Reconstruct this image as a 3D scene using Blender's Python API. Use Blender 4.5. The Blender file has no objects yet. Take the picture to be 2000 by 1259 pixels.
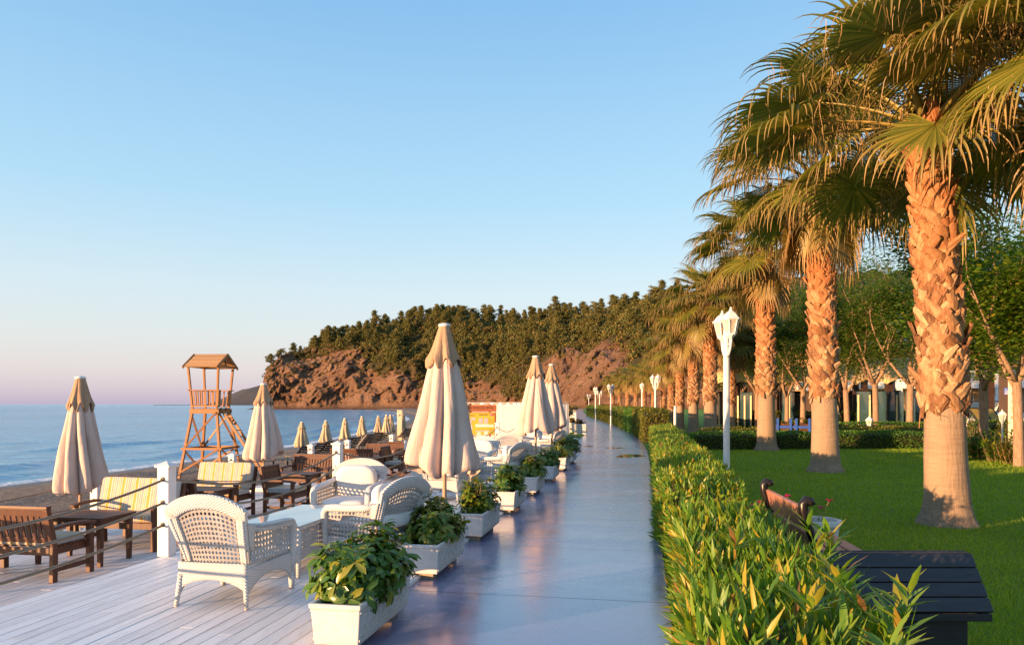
import bpy, bmesh, math, random
import numpy as np
from mathutils import Vector, Matrix, Euler, noise as mnoise

R = math.radians
rad = math.radians
PI = math.pi
scene = bpy.context.scene
COL = scene.collection

# ------------------------------------------------------------------ camera
PSI = math.atan(258 / 1400.0)
CS, SN = math.cos(PSI), math.sin(PSI)
CAMH = 1.64
cam_data = bpy.data.cameras.new('camera')
cam = bpy.data.objects.new('camera', cam_data)
COL.objects.link(cam)
cam.location = (0, 0, CAMH)
cam.rotation_euler = (PI / 2, 0, PSI)
cam_data.sensor_width = 36
cam_data.lens = 25.2
cam_data.shift_y = 0.0798
cam_data.clip_start = 0.05
cam_data.clip_end = 60000
scene.camera = cam

# ------------------------------------------------------------------ sky and sun
SUN_EL = 4.5
SUN_HEAD = 228.0            # clockwise from +Y, towards the sun
sdir = Vector((math.sin(R(SUN_HEAD)) * math.cos(R(SUN_EL)), math.cos(R(SUN_HEAD)) * math.cos(R(SUN_EL)), math.sin(R(SUN_EL))))
world = bpy.data.worlds.new("World")
scene.world = world
world.use_nodes = True
wn = world.node_tree
wn.nodes.clear()
w_out = wn.nodes.new('ShaderNodeOutputWorld')
w_bg = wn.nodes.new('ShaderNodeBackground')
w_sky = wn.nodes.new('ShaderNodeTexSky')
w_sky.sky_type = 'NISHITA'
w_sky.sun_disc = False
w_sky.sun_elevation = R(SUN_EL)
w_sky.sun_rotation = R(SUN_HEAD)
w_sky.altitude = 0
w_sky.air_density = 1.0
w_sky.dust_density = 0.6
w_sky.ozone_density = 1.2
w_tc = wn.nodes.new('ShaderNodeTexCoord')
w_sep = wn.nodes.new('ShaderNodeSeparateXYZ')
wn.links.new(w_tc.outputs['Generated'], w_sep.inputs[0])
w_asin = wn.nodes.new('ShaderNodeMath'); w_asin.operation = 'ARCSINE'
wn.links.new(w_sep.outputs[2], w_asin.inputs[0])
w_div = wn.nodes.new('ShaderNodeMath'); w_div.operation = 'DIVIDE'; w_div.inputs[1].default_value = PI / 2
wn.links.new(w_asin.outputs[0], w_div.inputs[0])
w_ramp = wn.nodes.new('ShaderNodeValToRGB')
stops = [(0.0, (.37, .365, .535)), (.012, (.47, .445, .575)), (.03, (.565, .54, .61)), (.055, (.57, .61, .665)), (.095, (.525, .64, .73)), (.17, (.355, .585, .775)),
         (.33, (.19, .425, .715)), (.45, (.24, .44, .72)), (.7, (.33, .49, .72)), (1.0, (.38, .52, .72))]
while len(w_ramp.color_ramp.elements) < len(stops): w_ramp.color_ramp.elements.new(.5)
for e, (p, c) in zip(w_ramp.color_ramp.elements, stops):
    e.position = p; e.color = (*c, 1)
wn.links.new(w_div.outputs[0], w_ramp.inputs[0])
# the clear dawn sky: Nishita for the glow round the sun, an elevation gradient for the rest
w_mul = wn.nodes.new('ShaderNodeMix'); w_mul.data_type = 'RGBA'; w_mul.blend_type = 'ADD'
w_mul.inputs[0].default_value = 1.0
w_sc = wn.nodes.new('ShaderNodeMix'); w_sc.data_type = 'RGBA'; w_sc.blend_type = 'MULTIPLY'
w_sc.inputs[0].default_value = 1.0
w_sc.inputs[7].default_value = (.07, .065, .06, 1)
wn.links.new(w_sky.outputs[0], w_sc.inputs[6])
wn.links.new(w_ramp.outputs[0], w_mul.inputs[6])
wn.links.new(w_sc.outputs[2], w_mul.inputs[7])
wn.links.new(w_mul.outputs[2], w_bg.inputs['Color'])
w_bg.inputs['Strength'].default_value = 0.395
wn.links.new(w_bg.outputs[0], w_out.inputs['Surface'])

sun_data = bpy.data.lights.new('sun', 'SUN')
sun_data.energy = 5.0
sun_data.angle = R(0.5)
sun_data.color = (1.0, 0.56, 0.265)
sun = bpy.data.objects.new('sun', sun_data)
COL.objects.link(sun)
sun.location = (-30, -20, 30)
sun.rotation_euler = sdir.to_track_quat('Z', 'Y').to_euler()

scene.view_settings.view_transform = 'Standard'
scene.view_settings.look = 'None'
scene.view_settings.gamma = 1
scene.view_settings.exposure = 1.46
scene.render.engine = 'CYCLES'
scene.cycles.use_denoising = True
scene.cycles.max_bounces = 8
scene.cycles.diffuse_bounces = 3
scene.cycles.glossy_bounces = 3
scene.cycles.transmission_bounces = 4
scene.cycles.transparent_max_bounces = 8
scene.cycles.volume_bounces = 0

# ------------------------------------------------------------------ helpers
def W(px, D):
    """world x, y of the ray through photo column px at depth D metres"""
    xc = (px - 1000) / 1400.0 * D
    return xc * CS - D * SN, xc * SN + D * CS

def ZAT(py, D):
    return CAMH - (py - 789) / 1400.0 * D

def tag(o, label=None, cat=None, group=None, kind=None):
    if label: o['label'] = label
    if cat: o['category'] = cat
    if group: o['group'] = group
    if kind: o['kind'] = kind
    return o

def thing(name, label, cat, loc=(0, 0, 0), rz=0, group=None):
    o = bpy.data.objects.new(name, None)
    COL.objects.link(o)
    o.empty_display_size = 0.2
    o.location = loc
    o.rotation_euler = (0, 0, rz)
    return tag(o, label, cat, group)

CHILD = {}
def link(o, parent=None):
    COL.objects.link(o)
    if parent is not None:
        o.parent = parent
        CHILD.setdefault(parent.name, []).append(o)
    return o

def kids(o):
    return CHILD.get(o.name, [])

def copy_tree(o, parent=None):
    c = o.copy()
    link(c, parent)
    for ch in list(kids(o)):
        copy_tree(ch, c)
    return c

def dup(root, label, loc, rz=0, scale=None, group=None):
    c = copy_tree(root)
    c['label'] = label
    c.location = loc
    c.rotation_euler = (0, 0, rz)
    if scale: c.scale = (scale,) * 3 if not isinstance(scale, tuple) else scale
    if group: c['group'] = group
    return c

class MB:
    """collects primitives into one mesh"""
    def __init__(s):
        s.V, s.F, s.UV, s.MI = [], [], [], []
        s.M = Matrix.Identity(4)
        s.mi = 0
    def add(s, verts, faces, uvs=None):
        n = len(s.V)
        M = s.M
        s.V.extend([tuple(M @ Vector(v)) for v in verts])
        for k, f in enumerate(faces):
            s.F.append([n + i for i in f])
            s.MI.append(s.mi)
            s.UV.append([uvs[i] for i in f] if uvs else [(0, 0)] * len(f))
        return s
    def box(s, c, d, rot=None):
        hx, hy, hz = d[0] / 2, d[1] / 2, d[2] / 2
        vs = [Vector((x, y, z)) for x in (-hx, hx) for y in (-hy, hy) for z in (-hz, hz)]
        if rot is not None:
            m = rot if isinstance(rot, Matrix) else Euler(rot).to_matrix()
            vs = [m @ v for v in vs]
        c = Vector(c)
        return s.add([v + c for v in vs], [(0, 1, 3, 2), (4, 6, 7, 5), (0, 4, 5, 1), (2, 3, 7, 6), (0, 2, 6, 4), (1, 5, 7, 3)])
    def beam(s, a, b, w, h, up=(0, 0, 1)):
        a, b = Vector(a), Vector(b)
        d = (b - a); L = d.length; d.normalize()
        u = Vector(up)
        if abs(d.dot(u)) > 0.98: u = Vector((0, 1, 0))
        x = d.cross(u).normalized(); z = x.cross(d).normalized()
        m = Matrix((x, d, z)).transposed()
        return s.box((a + b) / 2, (w, L, h), m)
    def tube(s, pts, r, n=8, cap=True, flat=1.0):
        pts = [Vector(p) for p in pts]
        k = len(pts)
        rr = r if isinstance(r, (list, tuple)) else [r] * k
        vs, fs, uv = [], [], []
        up = Vector((0, 0, 1)); prev = None; acc = 0
        for i, p in enumerate(pts):
            t = (pts[min(i + 1, k - 1)] - pts[max(i - 1, 0)]).normalized()
            if prev is None:
                a = t.cross(up)
                if a.length < 0.05: a = t.cross(Vector((0, 1, 0)))
                a.normalize()
            else:
                a = (prev - t * prev.dot(t))
                if a.length < 1e-5: a = t.cross(up)
                a.normalize()
            prev = a
            b = t.cross(a).normalized()
            if i: acc += (pts[i] - pts[i - 1]).length
            for j in range(n):
                an = 2 * PI * j / n
                vs.append(p + (a * math.cos(an) + b * math.sin(an) * flat) * rr[i])
                uv.append((2 * PI * rr[i] * j / n, acc))
        for i in range(k - 1):
            for j in range(n):
                fs.append((i * n + j, i * n + (j + 1) % n, (i + 1) * n + (j + 1) % n, (i + 1) * n + j))
        if cap:
            fs.append(tuple(range(n))[::-1]); fs.append(tuple((k - 1) * n + j for j in range(n)))
        return s.add(vs, fs, uv)
    def lathe(s, prof, n=16, c=(0, 0, 0), cap=True, jit=None):
        vs, fs, uv = [], [], []
        for i, (r, z) in enumerate(prof):
            for j in range(n):
                an = 2 * PI * j / n
                q = r if jit is None else r * jit(i, j)
                vs.append((c[0] + q * math.cos(an), c[1] + q * math.sin(an), c[2] + z))
                uv.append((an * r, z))
        k = len(prof)
        for i in range(k - 1):
            for j in range(n):
                fs.append((i * n + j, i * n + (j + 1) % n, (i + 1) * n + (j + 1) % n, (i + 1) * n + j))
        if cap:
            fs.append(tuple(range(n))[::-1]); fs.append(tuple((k - 1) * n + j for j in range(n)))
        return s.add(vs, fs, uv)
    def grid(s, fn, nu, nv, u0=0., u1=1., v0=0., v1=1., us=1., vs_=1., closed=False):
        vs, fs, uv = [], [], []
        for j in range(nv + 1):
            for i in range(nu + 1):
                u = u0 + (u1 - u0) * i / nu; v = v0 + (v1 - v0) * j / nv
                vs.append(fn(u, v)); uv.append((u * us, v * vs_))
        for j in range(nv):
            for i in range(nu):
                a = j * (nu + 1) + i
                fs.append((a, a + 1, a + nu + 2, a + nu + 1))
        return s.add(vs, fs, uv)
    def cane(s, fn, nu, nv, hole=0.33, u0=0., u1=1., v0=0., v1=1.):
        """panel with a regular grid of octagonal holes on surface fn(u,v)"""
        du, dv = (u1 - u0) / nu, (v1 - v0) / nv
        vs, fs, uv = [], [], []
        outer = [(-.5, -.5), (0, -.5), (.5, -.5), (.5, 0), (.5, .5), (0, .5), (-.5, .5), (-.5, 0)]
        for j in range(nv):
            for i in range(nu):
                cu, cv = u0 + (i + .5) * du, v0 + (j + .5) * dv
                b = len(vs)
                for (a, c) in outer:
                    vs.append(fn(cu + a * du, cv + c * dv)); uv.append((a, c))
                for q in range(8):
                    an = -3 * PI / 4 + q * PI / 4
                    a, c = hole * math.cos(an), hole * math.sin(an)
                    vs.append(fn(cu + a * du, cv + c * dv)); uv.append((a, c))
                for q in range(8):
                    fs.append((b + q, b + (q + 1) % 8, b + 8 + (q + 1) % 8, b + 8 + q))
        return s.add(vs, fs, uv)
    def prism(s, poly, z0, z1):
        n = len(poly)
        vs = [(x, y, z0) for x, y in poly] + [(x, y, z1) for x, y in poly]
        fs = [tuple(range(n))[::-1], tuple(range(n, 2 * n))] + [(i, (i + 1) % n, n + (i + 1) % n, n + i) for i in range(n)]
        return s.add(vs, fs)
    def mesh(s, name, mats, smooth=False):
        me = bpy.data.meshes.new(name)
        me.from_pydata(s.V, [], s.F)
        if not isinstance(mats, (list, tuple)): mats = [mats]
        for m in mats: me.materials.append(m)
        me.polygons.foreach_set('material_index', s.MI)
        ul = me.uv_layers.new(name='UVMap')
        flat = [c for f in s.UV for uvc in f for c in uvc]
        ul.data.foreach_set('uv', flat)
        if smooth:
            me.polygons.foreach_set('use_smooth', [True] * len(s.F))
        me.update()
        return me
    def build(s, name, mats, parent=None, smooth=False, bevel=0, solid=0, sub=0, merge=False, loc=None, sang=None):
        me = s.mesh(name, mats, smooth)
        if merge:
            bm = bmesh.new(); bm.from_mesh(me)
            bmesh.ops.remove_doubles(bm, verts=bm.verts, dist=1e-4)
            bm.to_mesh(me); bm.free()
        if sang is not None:
            me.polygons.foreach_set('use_smooth', [True] * len(me.polygons))
            me.set_sharp_from_angle(angle=R(sang))
        o = bpy.data.objects.new(name, me)
        if loc: o.location = loc
        link(o, parent)
        if bevel:
            m = o.modifiers.new('bevel', 'BEVEL'); m.width = bevel; m.segments = 2; m.limit_method = 'ANGLE'
        if solid:
            m = o.modifiers.new('solid', 'SOLIDIFY'); m.thickness = solid; m.offset = 0
        if sub:
            m = o.modifiers.new('sub', 'SUBSURF'); m.levels = sub; m.render_levels = sub
        return o

def np_mesh(name, V, F, mats, parent=None, smooth=False, attr=None, mi=None):
    """fast mesh from arrays; F is (m,k)"""
    me = bpy.data.meshes.new(name)
    V = np.asarray(V, dtype=np.float32); F = np.asarray(F, dtype=np.int32)
    m, k = F.shape
    me.vertices.add(len(V)); me.vertices.foreach_set('co', V.ravel())
    me.loops.add(m * k); me.loops.foreach_set('vertex_index', F.ravel())
    me.polygons.add(m); me.polygons.foreach_set('loop_start', np.arange(0, m * k, k, dtype=np.int32))
    try: me.polygons.foreach_set('loop_total', np.full(m, k, dtype=np.int32))
    except Exception: pass
    if not isinstance(mats, (list, tuple)): mats = [mats]
    for q in mats: me.materials.append(q)
    if mi is not None: me.polygons.foreach_set('material_index', np.asarray(mi, dtype=np.int32))
    if smooth: me.polygons.foreach_set('use_smooth', np.ones(m, dtype=bool))
    if attr:
        for an, av in attr.items():
            a = me.attributes.new(an, 'FLOAT', 'POINT'); a.data.foreach_set('value', np.asarray(av, dtype=np.float32))
    me.update(calc_edges=True)
    me.validate()
    o = bpy.data.objects.new(name, me)
    link(o, parent)
    return o

def unit(a):
    return a / np.maximum(np.linalg.norm(a, axis=-1, keepdims=True), 1e-9)

TPL = {
    # rows of (t along, half width), 3 verts each (left, mid, right)
    'lance': [(0, .12), (.3, .9), (.62, .8), (1, .02)],
    'obov': [(0, .10), (.35, .7), (.72, 1.0), (1, .10)],
    'needle': [(0, .5), (1, .15)],
}
def leaves_arrays(P, A, N, L, Wd, tpl='lance', fold=.25, curl=.15):
    """P base points, A axis dirs, N face normals (n,3); L lengths, Wd half widths (n,)"""
    A = unit(A); S = unit(np.cross(N, A)); Nn = np.cross(A, S)
    rows = TPL[tpl]; n = len(P); V = []
    for (t, hw) in rows:
        c = P + A * (L * t)[:, None] - Nn * (L * curl * t * t)[:, None]
        up = Nn * (Wd * hw * fold)[:, None]
        V += [c - S * (Wd * hw)[:, None] + up, c, c + S * (Wd * hw)[:, None] + up]
    k = len(rows) * 3
    V = np.stack(V, axis=1).reshape(-1, 3)
    f = []
    for r in range(len(rows) - 1):
        for q in (0, 1):
            f.append((r * 3 + q, r * 3 + q + 1, r * 3 + q + 4, r * 3 + q + 3))
    f = np.array(f)
    F = (f[None] + (np.arange(n) * k)[:, None, None]).reshape(-1, 4)
    return V, F

def cards_arrays(P, A, N, L, Wd):
    """single diamond-ish quad leaves for distant foliage"""
    A = unit(A); S = unit(np.cross(N, A)); n = len(P)
    V = np.stack([P, P + A * (L * .55)[:, None] + S * Wd[:, None], P + A * L[:, None], P + A * (L * .45)[:, None] - S * Wd[:, None]], axis=1).reshape(-1, 3)
    F = (np.arange(4)[None] + (np.arange(n) * 4)[:, None])
    return V, F

# ------------------------------------------------------------------ materials
def nodes_of(name):
    m = bpy.data.materials.new(name); m.use_nodes = True
    nt = m.node_tree; nt.nodes.clear()
    out = nt.nodes.new('ShaderNodeOutputMaterial')
    return m, nt, out

def N(nt, typ, **kw):
    n = nt.nodes.new('ShaderNode' + typ)
    for k, v in kw.items():
        if k in n.inputs: n.inputs[k].default_value = v
        else: setattr(n, k, v)
    return n

def ramp(nt, fac, stops, interp='LINEAR'):
    r = nt.nodes.new('ShaderNodeValToRGB')
    cr = r.color_ramp; cr.interpolation = interp
    while len(cr.elements) < len(stops): cr.elements.new(0.5)
    for e, (p, c) in zip(cr.elements, stops):
        e.position = p; e.color = (c[0], c[1], c[2], 1) if not isinstance(c, (int, float)) else (c, c, c, 1)
    nt.links.new(fac, r.inputs[0])
    return r.outputs[0]

def mix(nt, fac, a, b, blend='MIX'):
    m = nt.nodes.new('ShaderNodeMix'); m.data_type = 'RGBA'; m.blend_type = blend
    def put(sock, v):
        if hasattr(v, 'is_linked') or hasattr(v, 'links'): nt.links.new(v, sock)
        elif isinstance(v, (tuple, list)): sock.default_value = (v[0], v[1], v[2], 1)
        else: sock.default_value = v
    put(m.inputs[0], fac); put(m.inputs[6], a); put(m.inputs[7], b)
    return m.outputs[2]

def math_(nt, op, a, b=0.0, c=None):
    m = nt.nodes.new('ShaderNodeMath'); m.operation = op
    for i, v in enumerate((a, b, c)):
        if v is None: continue
        if hasattr(v, 'links'): nt.links.new(v, m.inputs[i])
        else: m.inputs[i].default_value = v
    return m.outputs[0]

def coords(nt, kind='Object', scale=(1, 1, 1), rot=(0, 0, 0)):
    tc = nt.nodes.new('ShaderNodeTexCoord')
    mp = nt.nodes.new('ShaderNodeMapping')
    mp.inputs['Scale'].default_value = scale
    mp.inputs['Rotation'].default_value = rot
    nt.links.new(tc.outputs[kind], mp.inputs['Vector'])
    return mp.outputs[0]

def noise_(nt, vec, scale, detail=4, rough=.55, dist=0):
    n = N(nt, 'TexNoise', Scale=scale, Detail=detail, Roughness=rough, Distortion=dist)
    nt.links.new(vec, n.inputs['Vector'])
    return n.outputs[0]

def bump_(nt, h, strength=.3, dist=.01, normal=None):
    b = N(nt, 'Bump', Strength=strength, Distance=dist)
    nt.links.new(h, b.inputs['Height'])
    if normal is not None: nt.links.new(normal, b.inputs['Normal'])
    return b.outputs[0]

def pbsdf(nt, out, col, rough=.6, normal=None, spec=.5, metal=0.):
    p = nt.nodes.new('ShaderNodeBsdfPrincipled')
    for sock, v in (('Base Color', col), ('Roughness', rough), ('Metallic', metal), ('Specular IOR Level', spec)):
        s = p.inputs[sock]
        if hasattr(v, 'links'): nt.links.new(v, s)
        elif isinstance(v, (tuple, list)): s.default_value = (v[0], v[1], v[2], 1)
        else: s.default_value = v
    if normal is not None: nt.links.new(normal, p.inputs['Normal'])
    if out is not None: nt.links.new(p.outputs[0], out.inputs['Surface'])
    return p

def pmat(name, c1, c2=None, scale=8, rough=.6, bump=.0, bscale=40, bdist=.004, spec=.4, stretch=(1, 1, 1), metal=0., island=0.):
    m, nt, out = nodes_of(name)
    v = coords(nt, 'Object', stretch)
    c2 = c2 or tuple(x * .8 for x in c1)
    col = ramp(nt, noise_(nt, v, scale, 5), [(.3, c1), (.7, c2)])
    if island:
        g = nt.nodes.new('ShaderNodeNewGeometry')
        k = ramp(nt, g.outputs['Random Per Island'], [(0, 1 - island), (1, 1.0)])
        col = mix(nt, 1.0, col, k, 'MULTIPLY')
    nrm = bump_(nt, noise_(nt, v, bscale, 4), bump, bdist) if bump else None
    pbsdf(nt, out, col, rough, nrm, spec, metal)
    return m

def leafmat(name, cols, trans=.35, rough=.45, spec=.35, tint=1.25):
    """cols: list of (pos, colour), picked per leaf"""
    m, nt, out = nodes_of(name)
    g = nt.nodes.new('ShaderNodeNewGeometry')
    col = ramp(nt, g.outputs['Random Per Island'], cols)
    p = pbsdf(nt, None, col, rough, None, spec)
    t = nt.nodes.new('ShaderNodeBsdfTranslucent')
    tc = mix(nt, 1.0, col, (1.3 * tint, 1.2 * tint, .6), 'MULTIPLY')
    nt.links.new(tc, t.inputs['Color'])
    mx = nt.nodes.new('ShaderNodeMixShader'); mx.inputs[0].default_value = trans
    nt.links.new(p.outputs[0], mx.inputs[1]); nt.links.new(t.outputs[0], mx.inputs[2])
    nt.links.new(mx.outputs[0], out.inputs['Surface'])
    return m
rng = np.random.default_rng(7)
random.seed(7)

def lerp_tab(tab):
    xs = [a for a, b in tab]; ys = [b for a, b in tab]
    return lambda t: float(np.interp(t, xs, ys))
def smooth_tab(tab, step=2.0):
    xs = np.array([a for a, b in tab], float); ys = np.array([b for a, b in tab], float)
    g = np.arange(xs[0], xs[-1] + step, step); v = np.interp(g, xs, ys)
    k = np.ones(9) / 9
    vp = np.pad(v, 4, mode='edge'); v2 = np.convolve(vp, k, 'valid')
    return lambda t: float(np.interp(t, g, v2))

path_r = smooth_tab([(-20, .22), (20, .2), (34, 0.0), (60, -2.5), (100, -7.6), (150, -12.5), (215, -18), (260, -20)])
path_l = smooth_tab([(-20, -2.1), (22, -2.12), (27, -3.0), (36, -3.05), (44, -3.3), (57, -4.6), (100, -10.4), (150, -16), (215, -22), (260, -24)])
shore = smooth_tab([(-400, -25), (45, -25.2), (64, -28.6), (82, -32), (150, -50), (270, -96), (340, -128), (380, -150), (460, -180), (900, -180)], 4)

# ---------------------------------------------------------------- materials of the setting
def mat_path():
    m, nt, out = nodes_of('wet_concrete')
    v = coords(nt, 'Object')
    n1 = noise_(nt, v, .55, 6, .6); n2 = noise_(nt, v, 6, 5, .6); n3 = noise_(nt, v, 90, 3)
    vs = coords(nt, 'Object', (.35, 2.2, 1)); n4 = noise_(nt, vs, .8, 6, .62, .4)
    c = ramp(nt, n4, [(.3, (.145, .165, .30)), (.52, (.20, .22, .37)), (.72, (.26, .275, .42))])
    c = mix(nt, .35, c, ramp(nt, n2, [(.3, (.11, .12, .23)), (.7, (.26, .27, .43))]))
    sx = nt.nodes.new('ShaderNodeSeparateXYZ'); nt.links.new(v, sx.inputs[0])
    fr = math_(nt, 'FRACT', math_(nt, 'DIVIDE', math_(nt, 'SUBTRACT', sx.outputs[1], 6.2 - 21.6), 2.16))
    d = math_(nt, 'ABSOLUTE', math_(nt, 'SUBTRACT', fr, .0025))
    line = math_(nt, 'LESS_THAN', d, math_(nt, 'ADD', .0022, math_(nt, 'MULTIPLY', n1, .003)))
    # hairline cracks
    vor = N(nt, 'TexVoronoi', Scale=.32, feature='DISTANCE_TO_EDGE')
    wob = mix(nt, .12, v, noise_col(nt, v, 2.0))
    nt.links.new(wob, vor.inputs['Vector'])
    crack = math_(nt, 'MULTIPLY', math_(nt, 'LESS_THAN', vor.outputs['Distance'], .0035), math_(nt, 'GREATER_THAN', n1, .53))
    dark = line
    c = mix(nt, math_(nt, 'MULTIPLY', dark, .95), c, (.02, .02, .024))
    # leaf litter specks and stains
    st = ramp(nt, noise_(nt, v, 1.6, 6, .7), [(.62, 0.), (.72, 1.)])
    c = mix(nt, math_(nt, 'MULTIPLY', st, .4), c, (.10, .10, .12))
    sp = N(nt, 'TexVoronoi', Scale=7.0); nt.links.new(v, sp.inputs['Vector'])
    sc_ = N(nt, 'SeparateColor'); nt.links.new(sp.outputs['Color'], sc_.inputs[0])
    grit = math_(nt, 'MULTIPLY', math_(nt, 'LESS_THAN', sp.outputs['Distance'], .085), math_(nt, 'GREATER_THAN', sc_.outputs[0], .90))
    c = mix(nt, math_(nt, 'MULTIPLY', grit, .85), c, ramp(nt, sc_.outputs[1], [(.0, (.75, .72, .66)), (.6, (.65, .60, .52)), (.7, (.10, .06, .035))]))
    ro = ramp(nt, math_(nt, 'ADD', math_(nt, 'MULTIPLY', n4, .6), math_(nt, 'MULTIPLY', n2, .4)), [(.32, .07), (.5, .19), (.7, .34)])
    ro = math_(nt, 'ADD', ro, math_(nt, 'MULTIPLY', n3, .06))
    ro = math_(nt, 'ADD', ro, math_(nt, 'MULTIPLY', dark, .7))
    h = math_(nt, 'ADD', math_(nt, 'MULTIPLY', n3, .3), math_(nt, 'ADD', math_(nt, 'MULTIPLY', n2, 1.), math_(nt, 'MULTIPLY', dark, -2.0)))
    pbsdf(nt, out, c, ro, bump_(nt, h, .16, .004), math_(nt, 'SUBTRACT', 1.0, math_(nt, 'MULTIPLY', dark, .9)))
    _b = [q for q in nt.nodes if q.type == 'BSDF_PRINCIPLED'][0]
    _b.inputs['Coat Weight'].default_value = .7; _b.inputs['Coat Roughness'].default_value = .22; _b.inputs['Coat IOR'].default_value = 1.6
    return m
def noise_col(nt, vec, scale):
    n = N(nt, 'TexNoise', Scale=scale, Detail=4); nt.links.new(vec, n.inputs['Vector']); return n.outputs['Color']

def mat_deck(name, ca, cb, worn):
    m, nt, out = nodes_of(name)
    v = coords(nt, 'Object', (14, .9, 1)); v2 = coords(nt, 'Object', (60, 2.5, 1))
    n1 = noise_(nt, v, 1.2, 6, .65); n2 = noise_(nt, v2, 1.2, 5, .6)
    g = nt.nodes.new('ShaderNodeNewGeometry')
    base = ramp(nt, g.outputs['Random Per Island'], [(0, ca), (1, cb)])
    wear = ramp(nt, n1, [(.50, 0.), (.72, 1.)])
    c = mix(nt, math_(nt, 'MULTIPLY', wear, .62), base, worn)
    gr = ramp(nt, n2, [(.56, 0.), (.68, 1.)])
    c = mix(nt, math_(nt, 'MULTIPLY', gr, .45), c, tuple(x * .6 for x in worn))
    ro = ramp(nt, n1, [(.3, .38), (.7, .6)])
    pbsdf(nt, out, c, ro, bump_(nt, math_(nt, 'ADD', n1, n2), .35, .003), .4)
    return m

def mat_sand():
    m, nt, out = nodes_of('pebble_sand')
    v = coords(nt, 'Object')
    n1 = noise_(nt, v, .25, 6, .6); n2 = noise_(nt, v, 5, 6, .7)
    c = ramp(nt, n1, [(.3, (.14, .10, .075)), (.55, (.23, .17, .125)), (.75, (.32, .25, .18))])
    vor = N(nt, 'TexVoronoi', Scale=9.0); nt.links.new(v, vor.inputs['Vector'])
    peb = ramp(nt, vor.outputs['Distance'], [(.0, 1.), (.22, 1.), (.3, 0.)])
    pc = N(nt, 'Separate' + 'Color'); nt.links.new(vor.outputs['Color'], pc.inputs[0])
    pick = math_(nt, 'GREATER_THAN', pc.outputs[0], .8)
    c = mix(nt, math_(nt, 'MULTIPLY', math_(nt, 'MULTIPLY', peb, pick), .8), c, ramp(nt, pc.outputs[1], [(0, (.10, .09, .09)), (1, (.42, .39, .36))]))
    c = mix(nt, .5, c, ramp(nt, n2, [(.35, (.08, .065, .055)), (.65, (.36, .30, .25))]), 'MIX')
    at = N(nt, 'Attribute', attribute_name='wet')
    c = mix(nt, math_(nt, 'MULTIPLY', at.outputs['Fac'], .72), c, (.075, .065, .062))
    ro = math_(nt, 'SUBTRACT', .9, math_(nt, 'MULTIPLY', at.outputs['Fac'], .55))
    h = math_(nt, 'ADD', n2, math_(nt, 'MULTIPLY', peb, .25))
    pbsdf(nt, out, c, ro, bump_(nt, math_(nt, 'ADD', h, math_(nt, 'MULTIPLY', noise_(nt, v, 1.3, 6, .7), 1.6)), 1.0, .12), .3)
    return m

def mat_sea():
    m, nt, out = nodes_of('sea_water')
    v = coords(nt, 'Object', (.55, 1.0, 1), (0, 0, .1))
    a = noise_(nt, v, .42, 6, .62, .6); b = noise_(nt, v, 2.2, 5, .6, .3); c2 = noise_(nt, v, .06, 4, .55)
    h = math_(nt, 'ADD', math_(nt, 'MULTIPLY', a, 1.6), math_(nt, 'MULTIPLY', b, .35))
    nrm = bump_(nt, h, 1.0, .85)
    big = noise_(nt, coords(nt, 'Object', (.02, .006, 1)), 1.0, 5, .6, .5)
    col = ramp(nt, big, [(.35, (.07, .28, .46)), (.6, (.12, .38, .57))])
    fo = N(nt, 'Attribute', attribute_name='foam')
    fn = noise_(nt, coords(nt, 'Object'), 2.6, 6, .7)
    fm = ramp(nt, math_(nt, 'ADD', math_(nt, 'MULTIPLY', fo.outputs['Fac'], 1.0), math_(nt, 'SUBTRACT', fn, .62)), [(.36, 0.), (.52, 1.)])
    col = mix(nt, fm, col, (.72, .74, .76))
    ro = math_(nt, 'ADD', .16, math_(nt, 'MULTIPLY', fm, .6))
    pbsdf(nt, out, col, ro, nrm, .28)
    return m

def mat_lawn():
    m, nt, out = nodes_of('lawn_soil')
    v = coords(nt, 'Object')
    n1 = noise_(nt, v, .7, 5, .6); n2 = noise_(nt, v, 45, 5, .7)
    c = ramp(nt, n1, [(.36, (.11, .19, .013)), (.7, (.17, .28, .02))])
    c = mix(nt, .5, c, ramp(nt, n2, [(.3, (.075, .15, .010)), (.7, (.20, .33, .026))]))
    pbsdf(nt, out, c, .75, bump_(nt, n2, 1., .04), .2)
    return m

# ---------------------------------------------------------------- ground sheet (lawn and land)
def strip(name, ys, fl, fr, z, mat, nu=1, kind='structure', zl=None):
    b = MB()
    vs, fs = [], []
    for y in ys:
        a, c = fl(y), fr(y)
        for i in range(nu + 1):
            vs.append((a + (c - a) * i / nu, y, z))
    for j in range(len(ys) - 1):
        for i in range(nu):
            q = j * (nu + 1) + i
            fs.append((q, q + 1, q + nu + 2, q + nu + 1))
    b.add(vs, fs)
    return tag(b.build(name, mat), kind=kind)

ys_ = list(np.arange(-20, 262, 2.0))
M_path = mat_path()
M_lawn = mat_lawn()
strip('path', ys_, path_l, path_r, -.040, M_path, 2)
# land sheet: from under the path to far right
bl = lambda y: (-5.0 if y < 36 else path_l(y) - 3.0)
yl = [-3000, -300, -20] + list(np.arange(-18, 262, 4.0)) + [300, 500]
strip('lawn', yl, bl, lambda y: 2500.0, -.062, M_lawn, 1)

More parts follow.
